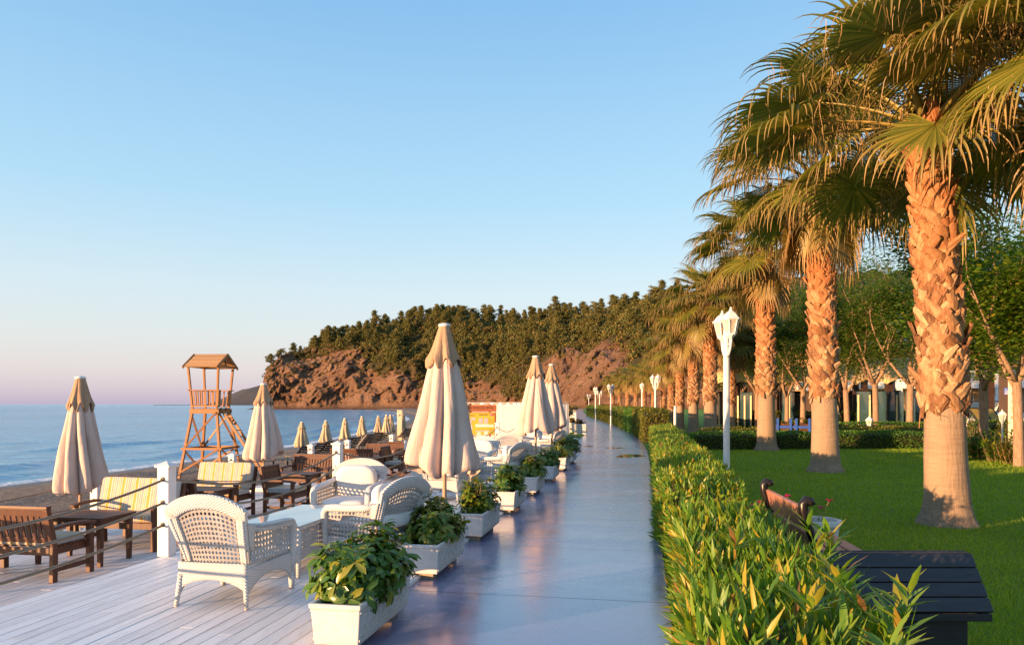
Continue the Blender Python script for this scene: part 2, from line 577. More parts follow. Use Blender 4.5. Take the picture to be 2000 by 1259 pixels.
M_puddle, _nt, _out = nodes_of('puddle_water')
pbsdf(_nt, _out, (.035, .035, .035), .015, None, .7)
def puddle(px0, px1, D, wd, seed):
    r = random.Random(seed); b = MB(); top, bot = [], []
    n = 22
    for i in range(n + 1):
        t = i / n; px = px0 + (px1 - px0) * t
        w = wd * (math.sin(PI * min(1, t * 1.15 + .04)) ** .6) * (.6 + .6 * abs(mnoise.noise(Vector((t * 4, seed, 0)))))
        o = .12 * mnoise.noise(Vector((t * 5, 3, seed))) - (.9 * max(0, .25 - t) * 2 if seed == 1 else 0)
        top.append((*W(px, D + o + w), -.0365)); bot.append((*W(px, D + o - w), -.0365))
    b.add(top + bot, [(i, i + 1, n + 2 + i, n + 1 + i) for i in range(n)])
    tag(b.build('puddle', M_puddle), kind='structure')
puddle(1203, 1272, 23.4, .85, 1)
puddle(1181, 1226, 27.6, .45, 2)
puddle(1140, 1168, 28.6, .35, 3)
# ---------------------------------------------------------------- beach
M_sand = mat_sand()
def beach():
    ys = np.concatenate([[-300, -100], np.arange(-20, 60, .9), np.arange(60, 300, 3.), np.arange(300, 480, 10.)])
    ts = np.concatenate([np.linspace(-.14, .1, 14), np.linspace(.12, 1.0, 40)])
    V, wet = [], []
    for y in ys:
        a, c = shore(y), bl(y)
        w = c - a
        for t in ts:
            x = a + w * t
            d = x - a
            z = -1.6 + np.interp(d, [-4, 0, 3, 6, 9, 16, 22], [-.5, -.02, .22, .62, .68, .78, .9])
            nz = mnoise.fractal(Vector((x * .5, y * .5, 0)), 1., 2., 4)
            z += (nz * .10 + .05 * mnoise.noise(Vector((x * 1.7, y * 1.1, 8)))) * min(1, max(0, d / 4)) + .16 * max(0, min(1, (d - 5) / 3)) * mnoise.noise(Vector((x * .12, y * .09, 3)))
            if t > .97: z = min(z, -.6)
            V.append((x, y, z))
            wet.append(float(np.interp(d + mnoise.noise(Vector((0, y * .2, 9))) * 1.0, [0, 2.2, 3.6], [1, .8, 0])))
    nu = len(ts); F = []
    for j in range(len(ys) - 1):
        for i in range(nu - 1):
            q = j * nu + i
            F.append((q, q + 1, q + nu + 1, q + nu))
    o = np_mesh('beach', V, F, M_sand, smooth=True, attr={'wet': wet})
    tag(o, kind='structure')
beach()

# ---------------------------------------------------------------- sea
def sea():
    ds = np.concatenate([np.arange(-2.2, 34, .45), np.arange(35, 70, 2.), [80, 100, 140, 200, 300, 500, 1000, 4000, 30000]])
    ys = np.concatenate([[-30000, -3000, -300, -80], np.arange(-30, 110, .7), np.arange(112, 460, 4.), [500, 600, 1000, 5000, 40000]])
    V, foam = [], []
    for y in ys:
        xs = shore(y)
        wob = mnoise.noise(Vector((0, y * .055, 1))) * 2.0 + mnoise.noise(Vector((0, y * .21, 5))) * .6
        m1 = max(0, min(1, .45 + 1.5 * mnoise.noise(Vector((7, y * .075, 2)))))
        m2 = max(0, min(1, .35 + 1.6 * mnoise.noise(Vector((17, y * .06, 4)))))
        m3 = max(0, min(1, .2 + 1.6 * mnoise.noise(Vector((27, y * .05, 6)))))
        for d in ds:
            z, f = -1.6, 0.
            if d < 60 and abs(y) < 500:
                for (dc, amp, mm, w) in ((3.2, .26, m1, .9), (7.5, .34, m2, 1.1), (14, .28, m3, 1.6), (24, .16, m2, 2.4)):
                    q = d - (dc + wob * (1 + .05 * dc))
                    z += amp * mm * math.exp(-(q / w) ** 2 if q > 0 else -(q / (w * .5)) ** 2)
                    if dc < 20 and mm > .35: f = max(f, mm * (.95 if dc < 10 else .6) * math.exp(-((q + .75) / (.8 + .08 * dc)) ** 2))
                sw = math.exp(-((d - .2 - wob * .3) / 1.1) ** 2)
                f = max(f, sw * .8)
                if d < .4: z = min(z, -1.585)
                z += .05 * mnoise.noise(Vector((d * .5, y * .3, 0))) * min(1, max(0, d / 5))
                if d < 0: z -= .06 * -d
            V.append((xs - d, y, z)); foam.append(f)
    nu = len(ds); F = []
    for j in range(len(ys) - 1):
        for i in range(nu - 1):
            q = j * nu + i
            F.append((q, q + nu, q + nu + 1, q + 1))
    o = np_mesh('sea', V, F, mat_sea(), smooth=True, attr={'foam': foam})
    tag(o, kind='structure')
sea()

# ---------------------------------------------------------------- decks of boards
M_deck = mat_deck('whitewashed_boards', (.70, .70, .72), (.84, .83, .84), (.46, .42, .41))
M_deck2 = mat_deck('worn_pale_boards', (.60, .56, .56), (.76, .73, .73), (.38, .30, .27))
def deck(name, x0, x1, y0, y1, z, mat, bw=.125, gap=.008):
    r = random.Random(3)
    b = MB()
    x = x0
    while x < x1 - .02:
        w = min(bw, x1 - x) - gap
        y = y0 - r.random() * 3
        while y < y1:
            L = r.uniform(2.6, 4.2)
            yb = min(y + L, y1)
            if yb > y0:
                ya = max(y, y0)
                b.box((x + w / 2, (ya + yb) / 2, z - .014 + r.uniform(-.0012, .0012)), (w, yb - ya - .006, .028))
            y = y + L
        x += bw
    o = b.build(name, mat, bevel=.003)
    return tag(o, kind='structure')
deck('deck', -5.12, -2.14, -1.5, 24.0, 0.0, M_deck)
deck('deck_end', -5.12, -3.05, 24.0, 35.0, 0.0, M_deck)
deck('lower_deck', -9.0, -5.16, -1.5, 36.0, -.35, M_deck2)
M_under = pmat('deck_joists', (.10, .085, .075), rough=.9)
b = MB(); b.box((-3.63, 11.25, -.066), (2.9, 25.4, .07)); b.box((-4.08, 29.5, -.066), (2.0, 11.0, .07)); b.box((-7.08, 17.2, -.43), (3.7, 37, .09))
b.box((-5.135, 16.7, -.19), (.02, 36.4, .30)); b.box((-9.02, 17.2, -.5), (.03, 37.4, .3))
tag(b.build('deck_base', M_under), kind='structure')
b = MB(); b.box((-2.128, 11.2, -.022), (.02, 25.3, .036))
tag(b.build('deck_edge', M_deck), kind='structure')

# ---------------------------------------------------------------- headland
hill_foot = smooth_tab([(440, 470), (505, 455), (700, 430), (900, 400), (1000, 372), (1100, 310), (1200, 262), (1400, 235), (2100, 220)], 10)
hill_add = lerp_tab([(440, 6), (505, 12), (530, 26), (575, 45), (700, 100), (900, 140), (1100, 190), (1400, 220), (2100, 230)])
ridge_y = lerp_tab([(440, 805), (486, 798), (500, 794), (509, 778), (514, 742), (520, 722), (550, 704), (575, 697), (625, 682), (660, 672), (700, 655), (780, 637), (850, 624),
                    (950, 628), (1050, 634), (1150, 628), (1200, 618), (1270, 604), (1400, 575), (1600, 545), (2100, 540)])
def hill_pt(px, v, nz=True):
    D0 = hill_foot(px); A = hill_add(px)
    Dr = D0 + A
    H = ZAT(ridge_y(px), Dr) + 1.8
    p = np.interp(px, [505, 640, 800, 1000, 1170, 1400], [2.6, 2.1, 1.55, 1.4, 1.5, 1.5])
    if v <= 1:
        z = -1.8 + H * (1 - (1 - v) ** p)
        D = D0 + A * (v ** 1.25)
    else:
        z = -1.8 + H * (1 - (v - 1) ** 2 * .8); D = Dr + A * (v - 1) * 1.6
    if nz:
        x, y = W(px, D)
        q = Vector((x * .035, y * .035, z * .035))
        n = mnoise.fractal(q, .9, 2.1, 6)
        rg = 1 - abs(mnoise.noise(q * 2.6)) * 2
        rg2 = 1 - abs(mnoise.noise(q * 7.5)) * 2
        k = min(1, max(0, v * 15)) * min(1, max(0.05, (px - 500) / 40))
        rg3 = 1 - abs(mnoise.noise(q * 19)) * 2
        D += (n * 8 + rg * 3.0 + rg2 * 2.4 + rg3 * 1.1) * k * (1 if v < 1 else .3)
        z += (mnoise.fractal(q * 1.3 + Vector((5, 5, 5)), .9, 2., 5) * 4.0 + rg2 * .8) * k * min(1, (1.0 - min(v, 1)) * 4 + .15)
    return D, z
def veg_at(px, v):
    """0 bare rock .. 1 closed wood"""
    top = np.interp(px, [505, 560, 640, 700, 800, 900, 1000, 1060, 1120, 1170, 1230, 2000], [.95, .80, .62, .36, .20, .14, .15, .24, .38, .38, .22, .15])
    n = mnoise.fractal(Vector((px * .018, v * 4.5, 1)), .9, 2., 4)
    return (v - top) * 5 + n * .9 + .5
def mat_hill():
    m, nt, out = nodes_of('headland_rock')
    v = coords(nt, 'Object', (1, 1, 1.5))
    n1 = noise_(nt, v, .05, 6, .65); n2 = noise_(nt, v, .30, 9, .80, .9)
    rock = ramp(nt, n2, [(.30, (.05, .028, .018)), (.44, (.20, .112, .068)), (.57, (.35, .21, .13)), (.70, (.64, .47, .33))])
    rock = mix(nt, .5, rock, ramp(nt, n1, [(.35, (.16, .08, .048)), (.65, (.40, .25, .155))]))
    soil = ramp(nt, n2, [(.3, (.05, .05, .018)), (.7, (.12, .10, .04))])
    a = N(nt, 'Attribute', attribute_name='veg')
    f = ramp(nt, math_(nt, 'ADD', a.outputs['Fac'], math_(nt, 'MULTIPLY', math_(nt, 'SUBTRACT', n2, .5), 1.6)), [(.35, 0.), (.65, 1.)])
    c = mix(nt, f, rock, soil)
    ao = N(nt, 'Attribute', attribute_name='tide')
    c = mix(nt, ao.outputs['Fac'], c, (.05, .036, .03))
    pbsdf(nt, out, c, .9, bump_(nt, n2, 1.0, 5.0), .2)
    return m
def hill():
    pxs = np.concatenate([np.arange(440, 500, 6.), np.arange(500, 560, 1.2), np.arange(560, 1300, 2.4), np.arange(1300, 2110, 12.)])
    vs = np.concatenate([np.linspace(-.03, .5, 75), np.linspace(.51, 1.0, 45), np.linspace(1.05, 1.9, 9)])
    V, veg, tide = [], [], []
    for px in pxs:
        for v in vs:
            D, z = hill_pt(px, max(v, 0.0))
            if v < 0: z -= 3
            x, y = W(px, D)
            V.append((x, y, z)); veg.append(max(0, min(1, veg_at(px, v))) if px > 515 else 0)
            tide.append(max(0, min(1, (1.6 - z) / 2.5)) * .8)
    nu = len(vs); F = []
    for j in range(len(pxs) - 1):
        for i in range(nu - 1):
            q = j * nu + i
            F.append((q, q + nu, q + nu + 1, q + 1))
    o = np_mesh('hill', V, F, mat_hill(), smooth=True, attr={'veg': veg, 'tide': tide})
    tag(o, kind='structure')
hill()

# far blue headland beyond the cliff
def far_hill():
    V, F = [], []
    prof = smooth_tab([(300, 800), (395, 793), (440, 778), (462, 765), (490, 752), (520, 748), (600, 742), (700, 740), (800, 760), (900, 800)], 8)
    pxs = np.arange(300, 900, 6.0); vs = np.linspace(0, 2, 22)
    for px in pxs:
        for v in vs:
            D = 2500 + 200 * v
            Hh = max(0, ZAT(prof(px), 2700)) + 2
            z = -2 + Hh * math.sin(v * PI / 2)
            x, y = W(px, D)
            z += 7 * mnoise.fractal(Vector((x * .012, y * .012, 0)), .9, 2., 4) * math.sin(v * PI / 2) * (Hh > 20)
            V.append((x, y, z))
    nu = len(vs)
    for j in range(len(pxs) - 1):
        for i in range(nu - 1):
            q = j * nu + i; F.append((q, q + nu, q + nu + 1, q + 1))
    o = np_mesh('far_headland', V, F, pmat('far_scrub', (.035, .04, .05), (.06, .06, .065), .01, .95), smooth=True)
    tag(o, kind='structure')
far_hill()
# ---------------------------------------------------------------- fan palms
def mat_frond():
    m, nt, out = nodes_of('palm_leaf')
    at = N(nt, 'Attribute', attribute_name='tip')
    g = nt.nodes.new('ShaderNodeNewGeometry')
    green = ramp(nt, g.outputs['Random Per Island'], [(0, (.075, .10, .016)), (.6, (.14, .155, .024)), (1, (.22, .20, .034))])
    dry = ramp(nt, g.outputs['Random Per Island'], [(0, (.26, .17, .07)), (1, (.42, .27, .12))])
    oi = nt.nodes.new('ShaderNodeObjectInfo')
    f = math_(nt, 'ADD', at.outputs['Fac'], math_(nt, 'MULTIPLY', math_(nt, 'SUBTRACT', oi.outputs['Random'], .5), .25))
    c = mix(nt, ramp(nt, f, [(.25, 0.), (.9, 1.)]), green, dry)
    p = pbsdf(nt, None, c, .42, None, .4)
    t = nt.nodes.new('ShaderNodeBsdfTranslucent')
    nt.links.new(mix(nt, 1., c, (1.5, 1.4, .7), 'MULTIPLY'), t.inputs['Color'])
    mx = nt.nodes.new('ShaderNodeMixShader'); mx.inputs[0].default_value = .3
    nt.links.new(p.outputs[0], mx.inputs[1]); nt.links.new(t.outputs[0], mx.inputs[2])
    nt.links.new(mx.outputs[0], out.inputs['Surface'])
    return m
M_frond = mat_frond()
M_petiole = pmat('palm_petiole', (.16, .15, .03), (.28, .20, .05), 3, .4)
M_boot = None
def mat_boot():
    m, nt, out = nodes_of('palm_leaf_base')
    g = nt.nodes.new('ShaderNodeNewGeometry')
    v = coords(nt, 'Object', (6, 6, 1.2)); n = noise_(nt, v, 6, 5, .65)
    c = ramp(nt, g.outputs['Random Per Island'], [(0, (.07, .028, .012)), (.25, (.20, .09, .036)), (.65, (.35, .20, .10)), (1, (.50, .36, .21))])
    c = mix(nt, .4, c, ramp(nt, n, [(.32, (.07, .03, .015)), (.5, (.25, .13, .07)), (.7, (.48, .34, .19))]))
    sx = nt.nodes.new('ShaderNodeSeparateXYZ'); nt.links.new(coords(nt, 'Object'), sx.inputs[0])
    c = mix(nt, ramp(nt, math_(nt, 'DIVIDE', sx.outputs[2], 6.), [(.5, 0.), (.85, .6)]), c, (.34, .12, .035))
    pbsdf(nt, out, c, .75, bump_(nt, n, .6, .01), .25)
    return m
M_boot = mat_boot()
def mat_trunk():
    m, nt, out = nodes_of('palm_bark')
    v = coords(nt, 'Object', (1, 1, 10)); n = noise_(nt, v, 3.0, 6, .65); v2 = coords(nt, 'Object', (14, 14, 1.2)); n2 = noise_(nt, v2, 2.5, 5, .6)
    n3 = noise_(nt, coords(nt, 'Object'), 2.2, 5, .6)
    c = ramp(nt, n, [(.25, (.21, .14, .085)), (.75, (.36, .26, .17))])
    c = mix(nt, .35, c, ramp(nt, n3, [(.3, (.17, .13, .105)), (.7, (.33, .26, .20))]))
    h = math_(nt, 'ADD', math_(nt, 'MULTIPLY', n, .6), math_(nt, 'MULTIPLY', n2, .9))
    sx = nt.nodes.new('ShaderNodeSeparateXYZ'); nt.links.new(coords(nt, 'Object'), sx.inputs[0])
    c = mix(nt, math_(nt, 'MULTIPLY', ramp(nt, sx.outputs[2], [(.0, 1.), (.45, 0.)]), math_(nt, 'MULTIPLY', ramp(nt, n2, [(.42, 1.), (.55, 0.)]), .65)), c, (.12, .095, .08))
    pbsdf(nt, out, c, .85, bump_(nt, h, .9, .02), .2)
    return m
M_trunk = mat_trunk()

def frond_mesh(name, seed, e0, dry=0., R0=1.08, Lp=1.15, nseg=50, droop=1.0):
    r = random.Random(seed)
    V, F, T, MI = [], [], [], []
    # petiole
    p = Vector((.05, 0, 0)); e = e0; steps = 9; prow = []
    side = r.uniform(-.08, .08)
    for i in range(steps + 1):
        t = i / steps
        w = .042 * (1 - t) + .016
        d = Vector((math.cos(e), side * t, math.sin(e))).normalized()
        n = Vector((-math.sin(e), 0, math.cos(e)))
        l = Vector((0, 1, 0))
        b = len(V)
        for (a, c) in ((-1, .1), (0, .45), (1, .1), (0, -.5)):
            V.append(p + l * (w * a) + n * (w * c)); T.append(dry)
        if i:
            for q in range(4):
                F.append((b - 4 + q, b - 4 + (q + 1) % 4, b + (q + 1) % 4, b + q)); MI.append(1)
        p = p + d * (Lp / steps)
        e -= (.02 + .04 * t) * (1.0 if e > -1.2 else .2)
    hub = p.copy()
    eb = e - .12
    A = Vector((math.cos(eb), side, math.sin(eb))).normalized()
    Nn = Vector((-math.sin(eb), 0, math.cos(eb))).normalized()
    Lt = Nn.cross(A).normalized()
    roll = r.uniform(-.35, .35)
    Mr = Matrix.Rotation(roll, 3, A); Nn = Mr @ Nn; Lt = Mr @ Lt
    span = R(150); dth = 2 * span / nseg
    g = Vector((0, 0, -1))
    for s in range(nseg):
        th = -span + (s + .5) * dth
        ln = R0 * (.62 + .38 * math.cos(th * .55)) * r.uniform(.9, 1.12)
        split = r.uniform(.50, .66)
        k = r.uniform(.35, 1.5) * droop * (1.6 if r.random() < .15 else 1)
        wob = r.uniform(-.25, .25)
        rows = [0.03, .25, split, split + .10, split + .20, split + .31, split + .42, split + .54]
        cup = .25 * (abs(th) / span) ** 2
        d0 = (A * math.cos(th) + Lt * math.sin(th) + Nn * (cup - .05)).normalized()
        pos = hub.copy(); d = d0.copy(); prev = 0
        wl = (Nn.cross(d0)).normalized()
        b0 = len(V)
        tot = rows[-1]
        for i, t in enumerate(rows):
            step = (t - prev) * ln; prev = t
            if t <= split:
                d = (d0 + g * .05 * t).normalized()
                w = max(.004, t * ln * dth * .5)
                pl = .35
            else:
                d = (d + g * k * (t - split) * 1.1 + wl * wob * .12).normalized()
                q = (t - split) / (tot - split)
                w = split * ln * dth * .34 * (1 - q) ** .9 + .0018
                pl = .35 + .3 * q
            pos = pos + d * step
            wv = (wl - d * wl.dot(d)).normalized()
            nv = d.cross(wv).normalized()
            for a in (-1, 0, 1):
                V.append(pos + wv * (w * a) + nv * (w * pl * (1 if a else -1)))
                q = max(0, (t - split * .8) / (tot - split * .8))
                T.append(min(1.2, dry + .80 * q ** 1.5 + (.06 if a else 0)))
        for i in range(len(rows) - 1):
            for q in (0, 1):
                a = b0 + i * 3 + q
                F.append((a, a + 1, a + 4, a + 3)); MI.append(0)
    # loose threads
    for s in range(30):
        th = r.uniform(-span, span); rr = R0 * r.uniform(.45, .85)
        q0 = hub + (A * math.cos(th) + Lt * math.sin(th)) * rr
        L = r.uniform(.25, .6); dx = Vector((r.uniform(-.25, .25), r.uniform(-.25, .25), -1)).normalized()
        wv = Vector((r.uniform(-1, 1), r.uniform(-1, 1), 0)).normalized() * .0045
        b0 = len(V)
        for i in range(4):
            c = q0 + dx * L * i / 3 + Vector((r.uniform(-.03, .03), r.uniform(-.03, .03), 0))
            V += [c - wv * (1 - i / 4), c + wv * (1 - i / 4)]; T += [1.1, 1.1]
        for i in range(3):
            a = b0 + i * 2; F.append((a, a + 1, a + 3, a + 2)); MI.append(0)
    me_o = np_mesh(name, [tuple(v) for v in V], F, [M_frond, M_petiole], attr={'tip': T}, mi=MI)
    me = me_o.data
    CHILD.pop(me_o.name, None)
    bpy.data.objects.remove(me_o)
    return me

FRONDS = {}
for cls, (e0, dry, dr, lp) in {'spear': (1.35, -.15, .5, .9), 'up': (1.0, -.08, .8, 1.15), 'mid': (.6, 0., 1.1, 1.3), 'low': (.28, .05, 1.3, 1.3), 'hang': (-.10, .12, 1.4, 1.1), 'old': (-.95, .5, 1.5, 1.0), 'dead': (-1.25, .6, 1.2, .9)}.items():
    FRONDS[cls] = [frond_mesh('frond_' + cls, 100 + 7 * k + len(cls) * 13, e0, dry, 1.12, lp, 50, dr) for k in range(3)]

def trunk_mesh(seed, H, z_boot, rb, lean):
    r = random.Random(seed)
    prof = [(1.62, -.06), (1.50, .02), (1.36, .08), (1.24, .16), (1.15, .28), (1.10, .45), (1.06, .7), (1.03, 1.0), (1.0, 1.4), (.96, z_boot), (.88, z_boot + 1.2), (.80, H - .6), (.72, H), (.5, H + .25)]
    b = MB()
    def jit(i, j):
        z = prof[i][1]
        an = 2 * PI * j / 40
        fl = max(0, 1 - z / .35)
        return 1 + .035 * mnoise.noise(Vector((math.cos(an) * 1.5, math.sin(an) * 1.5, z * 1.6 + seed))) + fl * .05 * math.sin(an * 13 + seed) * (.6 + .4 * math.sin(an * 5))
    # denser rings
    zs = list(np.arange(-.06, .5, .05)) + list(np.arange(.5, H + .25, .14)) + [H + .25]
    pbase = list(prof)
    rr = lambda z: rb * float(np.interp(z, [p[1] for p in pbase], [p[0] for p in pbase]))
    prof = [(rr(z), z) for z in zs]
    b.lathe(prof, 40, jit=jit)
    lx, ly = lean
    def bend(v):
        t = max(0, v[2]) / H
        return (v[0] + lx * t ** 1.5, v[1] + ly * t ** 1.5, v[2])
    b.V = [bend(v) for v in b.V]
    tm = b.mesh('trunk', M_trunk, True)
    # leaf bases
    c = MB()
    # torn flaps hanging below the lowest leaf bases
    for q in range(11):
        an = r.uniform(0, 2 * PI); o = Vector((math.cos(an), math.sin(an), 0)); l = Vector((-o.y, o.x, 0)); z0 = z_boot + r.uniform(-.05, .25); L = r.uniform(.12, .40); w = r.uniform(.03, .075); sl = r.uniform(-.5, .5)
        vs = []
        for (t, k, u) in ((0, 1, .03), (.5, .85, .055), (1, .45, .045 + r.uniform(0, .05))):
            for a_ in (-1, 1): vs.append(o * (rr(z0) + u) + l * (w * k * a_ + sl * L * t * .5) + Vector((0, 0, z0 - L * t)))
        vi = [v - o * .012 for v in vs]
        c.add(vs + vi, [(0, 1, 3, 2), (2, 3, 5, 4), (6, 8, 9, 7), (8, 10, 11, 9), (4, 5, 11, 10), (0, 2, 8, 6), (2, 4, 10, 8), (1, 7, 9, 3), (3, 9, 11, 5)])
    z = z_boot - .02; row = 0
    while z < H + .05:
        rz = rr(z); n = 7 if rb > .26 else 6
        for j in range(n):
            for sgn in (1, -1):
                if r.random() < .06: continue
                an = 2 * PI * (j + .5 * (row % 2)) / n + sgn * .10 + r.uniform(-.10, .10)
                L = r.uniform(.24, .36); w0 = rz * r.uniform(.30, .42); w1 = w0 * r.uniform(.42, .72)
                tilt = sgn * r.uniform(.38, .80)
                out = Vector((math.cos(an), math.sin(an), 0)); lat = Vector((-math.sin(an), math.cos(an), 0)); up = Vector((0, 0, 1))
                ax = up * math.cos(tilt) + lat * math.sin(tilt); sx = lat * math.cos(tilt) - up * math.sin(tilt)
                base = out * (rz * .97) + up * (z + r.uniform(-.04, .04))
                lift = r.uniform(.03, .085) if r.random() > .1 else r.uniform(.10, .17)
                th = .018
                vs = []
                for (t, w, o) in ((0, w0, .0), (.5, (w0 + w1) * .52, lift * .55), (1, w1, lift * 1.0)):
                    for a in (-1, -.45, .45, 1):
                        q = base + ax * (L * t) + sx * (w * a)
                        ang = math.atan2(q.y, q.x)
                        rad_ = rz * .985 + o + .022 + (.012 if abs(a) < .9 else -.012)
                        vs.append(Vector((math.cos(ang) * rad_, math.sin(ang) * rad_, q.z + (r.uniform(-.02, .02) if t == 1 else 0))))
                vi = [v - out * th * 1.6 for v in vs]
                fs = []
                for i in range(2):
                    for q in range(3):
                        a = i * 4 + q
                        fs.append((a, a + 1, a + 5, a + 4))
                        fs.append((12 + a, 12 + a + 4, 12 + a + 5, 12 + a + 1))
                for q in range(3): fs.append((8 + q, 9 + q, 21 + q, 20 + q))
                for i in range(2):
                    fs.append((i * 4, i * 4 + 4, 12 + i * 4 + 4, 12 + i * 4)); fs.append((i * 4 + 3, 12 + i * 4 + 3, 12 + i * 4 + 7, i * 4 + 7))
                c.add(vs + vi, fs)
        # fibre strands
        for q in range(5):
            an = r.uniform(0, 2 * PI); o = Vector((math.cos(an), math.sin(an), 0))
            p0 = o * (rz + .04) + Vector((0, 0, z)); l = Vector((-o.y, o.x, 0))
            c.tube([p0, p0 + o * .03 + l * r.uniform(-.08, .08) + Vector((0, 0, r.uniform(-.05, .06))), p0 + o * r.uniform(.03, .08) + l * r.uniform(-.15, .15) + Vector((0, 0, r.uniform(-.16, .03)))], .004, 3, False)
        z += .135; row += 1
    c.V = [bend(v) for v in c.V]
    bm_ = c.mesh('leaf_bases', M_boot)
    return tm, bm_

def make_palm(label, loc, seed, H=5.5, z_boot=1.55, rb=.3, lean=(-.15, 0), n=34, sc=1.0, extra=(), shared=None, hang=1.0):
    r = random.Random(seed)
    t = thing('fan_palm', label, 'palm tree', loc, 0, 'fan palms in a row along the lawn')
    if shared is None: shared = trunk_mesh(seed, H, z_boot, rb, lean)
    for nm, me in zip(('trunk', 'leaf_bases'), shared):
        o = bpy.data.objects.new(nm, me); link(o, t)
    def put(cls, az, zz, s, k=None, tilt=0):
        o = bpy.data.objects.new('frond', FRONDS[cls][r.randrange(3) if k is None else k])
        link(o, t)
        o.location = (lean[0] + math.cos(az) * rb * .45, lean[1] + math.sin(az) * rb * .45, H + zz)
        o.rotation_euler = Euler((r.uniform(-.12, .12), tilt + r.uniform(-.06, .06), az), 'XYZ')
        o.scale = (s, s, s)
    az = r.uniform(0, 6)
    for i in range(n):
        f = i / (n - 1)
        az += 2.39996 + r.uniform(-.25, .25)
        cls = ('spear' if f < .08 else 'up' if f < .27 else 'mid' if f < .5 else 'low' if f < .78 else 'hang')
        put(cls, az, .32 - .42 * f, sc * r.uniform(.88, 1.08) * (1 - .1 * (cls == 'spear')))
    for i in range(int(9 * hang)):
        az += 2.39996 + r.uniform(-.4, .4)
        put('old' if r.random() < .6 else 'dead', az, -.15 - r.uniform(0, .3), sc * r.uniform(.75, .95))
    for (cls, a, zz, s, k, tl) in extra: put(cls, a, zz, s, k, tl)
    return t, shared

GL = -.06
def pw(px, D):
    x, y = W(px, D); return (x, y, GL)
make_palm('nearest and largest fan palm, rough orange trunk flaring out on the lawn', pw(1850, 10.15), 11, 5.6, 1.62, .262, (-.25, .03), 2, 1.0,
          extra=[(c_, R(a_), z_, s_, k_, t_) for (c_, a_, z_, s_, k_, t_) in [
              ('mid', 159, .15, 1.15, 0, .1), ('low', 172, .05, 1.15, 1, -.05), ('low', 141, .05, 1.1, 2, .0), ('up', 166, .2, 1.1, 1, .1), ('up', 128, .2, 1.1, 0, .2), ('hang', 185, -.1, .95, 2, .0),
              ('low', -104, -.1, .95, 0, .42), ('mid', -128, .1, 1.05, 1, -.05), ('mid', -70, .1, 1.1, 2, .05), ('up', -95, .2, 1.1, 2, .0),
              ('mid', -24, .1, 1.15, 0, .1), ('low', -8, .0, 1.1, 1, .1), ('hang', -36, -.15, 1.0, 0, .0), ('up', -15, .2, 1.1, 1, .1), ('hang', 12, -.15, 1.0, 1, .1), ('low', -52, .0, 1.0, 2, .2),
              ('mid', 62, .1, 1.1, 0, 0), ('low', 95, .0, 1.1, 1, .1), ('hang', 75, -.1, 1.0, 2, 0), ('hang', 118, -.1, .95, 0, 0), ('low', 35, 0, 1.1, 2, .1),
              ('spear', 20, .3, 1.0, 0, 0), ('spear', 150, .3, 1.0, 1, .1), ('spear', -100, .3, 1.05, 2, .05), ('up', 60, .2, 1.1, 0, 0), ('spear', 200, .3, 1., 0, .25)]], hang=0)
make_palm('second fan palm from the front, a patch of light low on its smooth lower trunk', pw(1612, 18.1), 23, 7.25, 1.9, .305, (-.16, .05), 32, 1.16, hang=.7)
make_palm('third fan palm from the front, its base standing right against the low clipped hedge', pw(1497, 26.6), 31, 7.2, 2.1, .31, (-.08, .0), 30, 1.12, hang=.5)
_, SHA = make_palm('fourth fan palm along the row, first one left of the near white lamp post', pw(1387, 37), 41, 6.8, 1.9, .31, (.0, .0), 30, 1.12, hang=.6)
_, SHB = make_palm('fifth fan palm along the row, standing behind the low hedge with a slimmer trunk', pw(1354, 43.5), 47, 6.4, 1.8, .29, (.05, .1), 34, 1.15)
ords = ['sixth', 'seventh', 'eighth', 'ninth', 'tenth', 'eleventh', 'twelfth', 'thirteenth', 'fourteenth', 'fifteenth']
for i, (px, D, h) in enumerate([(1328, 49.5, 5.6), (1311, 55, 5.0), (1296, 61, 4.8), (1277, 67, 4.6), (1258, 74, 4.6), (1242, 82, 4.7), (1226, 91, 4.9), (1210, 101, 4.9), (1197, 112, 4.8)]):
    sh = (SHA, SHB)[i % 2]
    lean, hh = ((.0, .0), 6.5) if i % 2 == 0 else ((.05, .1), 6.4)
    t, _ = make_palm(ords[i] + ' fan palm along the row, partly hidden among the crowns above the tall hedge', pw(px, D), 60 + i, hh, 1.9, .3, lean, 30, 1.2, shared=sh)
    t.scale = (h / 6.5,) * 3
t, _ = make_palm('fan palm set back on the far lawn, right of the near lamp post', pw(1427, 47), 91, 6.5, 1.9, .3, (0, 0), 30, 1.1, shared=SHA)
t.scale = (.9,) * 3
t, _ = make_palm('fan palm beyond the right edge, only frond tips showing', pw(2190, 8.3), 97, 6.5, 1.9, .3, (0, 0), 30, 1.15, shared=SHA)
t.scale = (.9,) * 3
# ---------------------------------------------------------------- hedges, lawn, shade trees, hillside wood
M_oleander = leafmat('hedge_leaf_lance', [(0, (.065, .16, .018)), (.45, (.11, .23, .024)), (.75, (.20, .28, .028)), (.955, (.36, .28, .028)), (.975, (.22, .12, .05)), (1, (.15, .075, .035))], .38, .38, .4)
M_privet = leafmat('hedge_leaf_small', [(0, (.040, .095, .014)), (.6, (.08, .14, .02)), (.88, (.15, .17, .022)), (1, (.25, .20, .028))], .35, .42, .35)
M_privet2 = leafmat('hedge_leaf_yellow', [(0, (.050, .085, .012)), (.5, (.11, .135, .018)), (1, (.25, .20, .025))], .35, .42, .35)
M_privet3 = leafmat('hedge_leaf_green', [(0, (.045, .13, .016)), (1, (.10, .21, .028))], .35, .42, .35)
M_core = pmat('hedge_twigs', (.020, .024, .008), (.045, .035, .016), 30, .95)
M_twig = pmat('twig_bark', (.16, .10, .06), (.26, .17, .10), 12, .85)

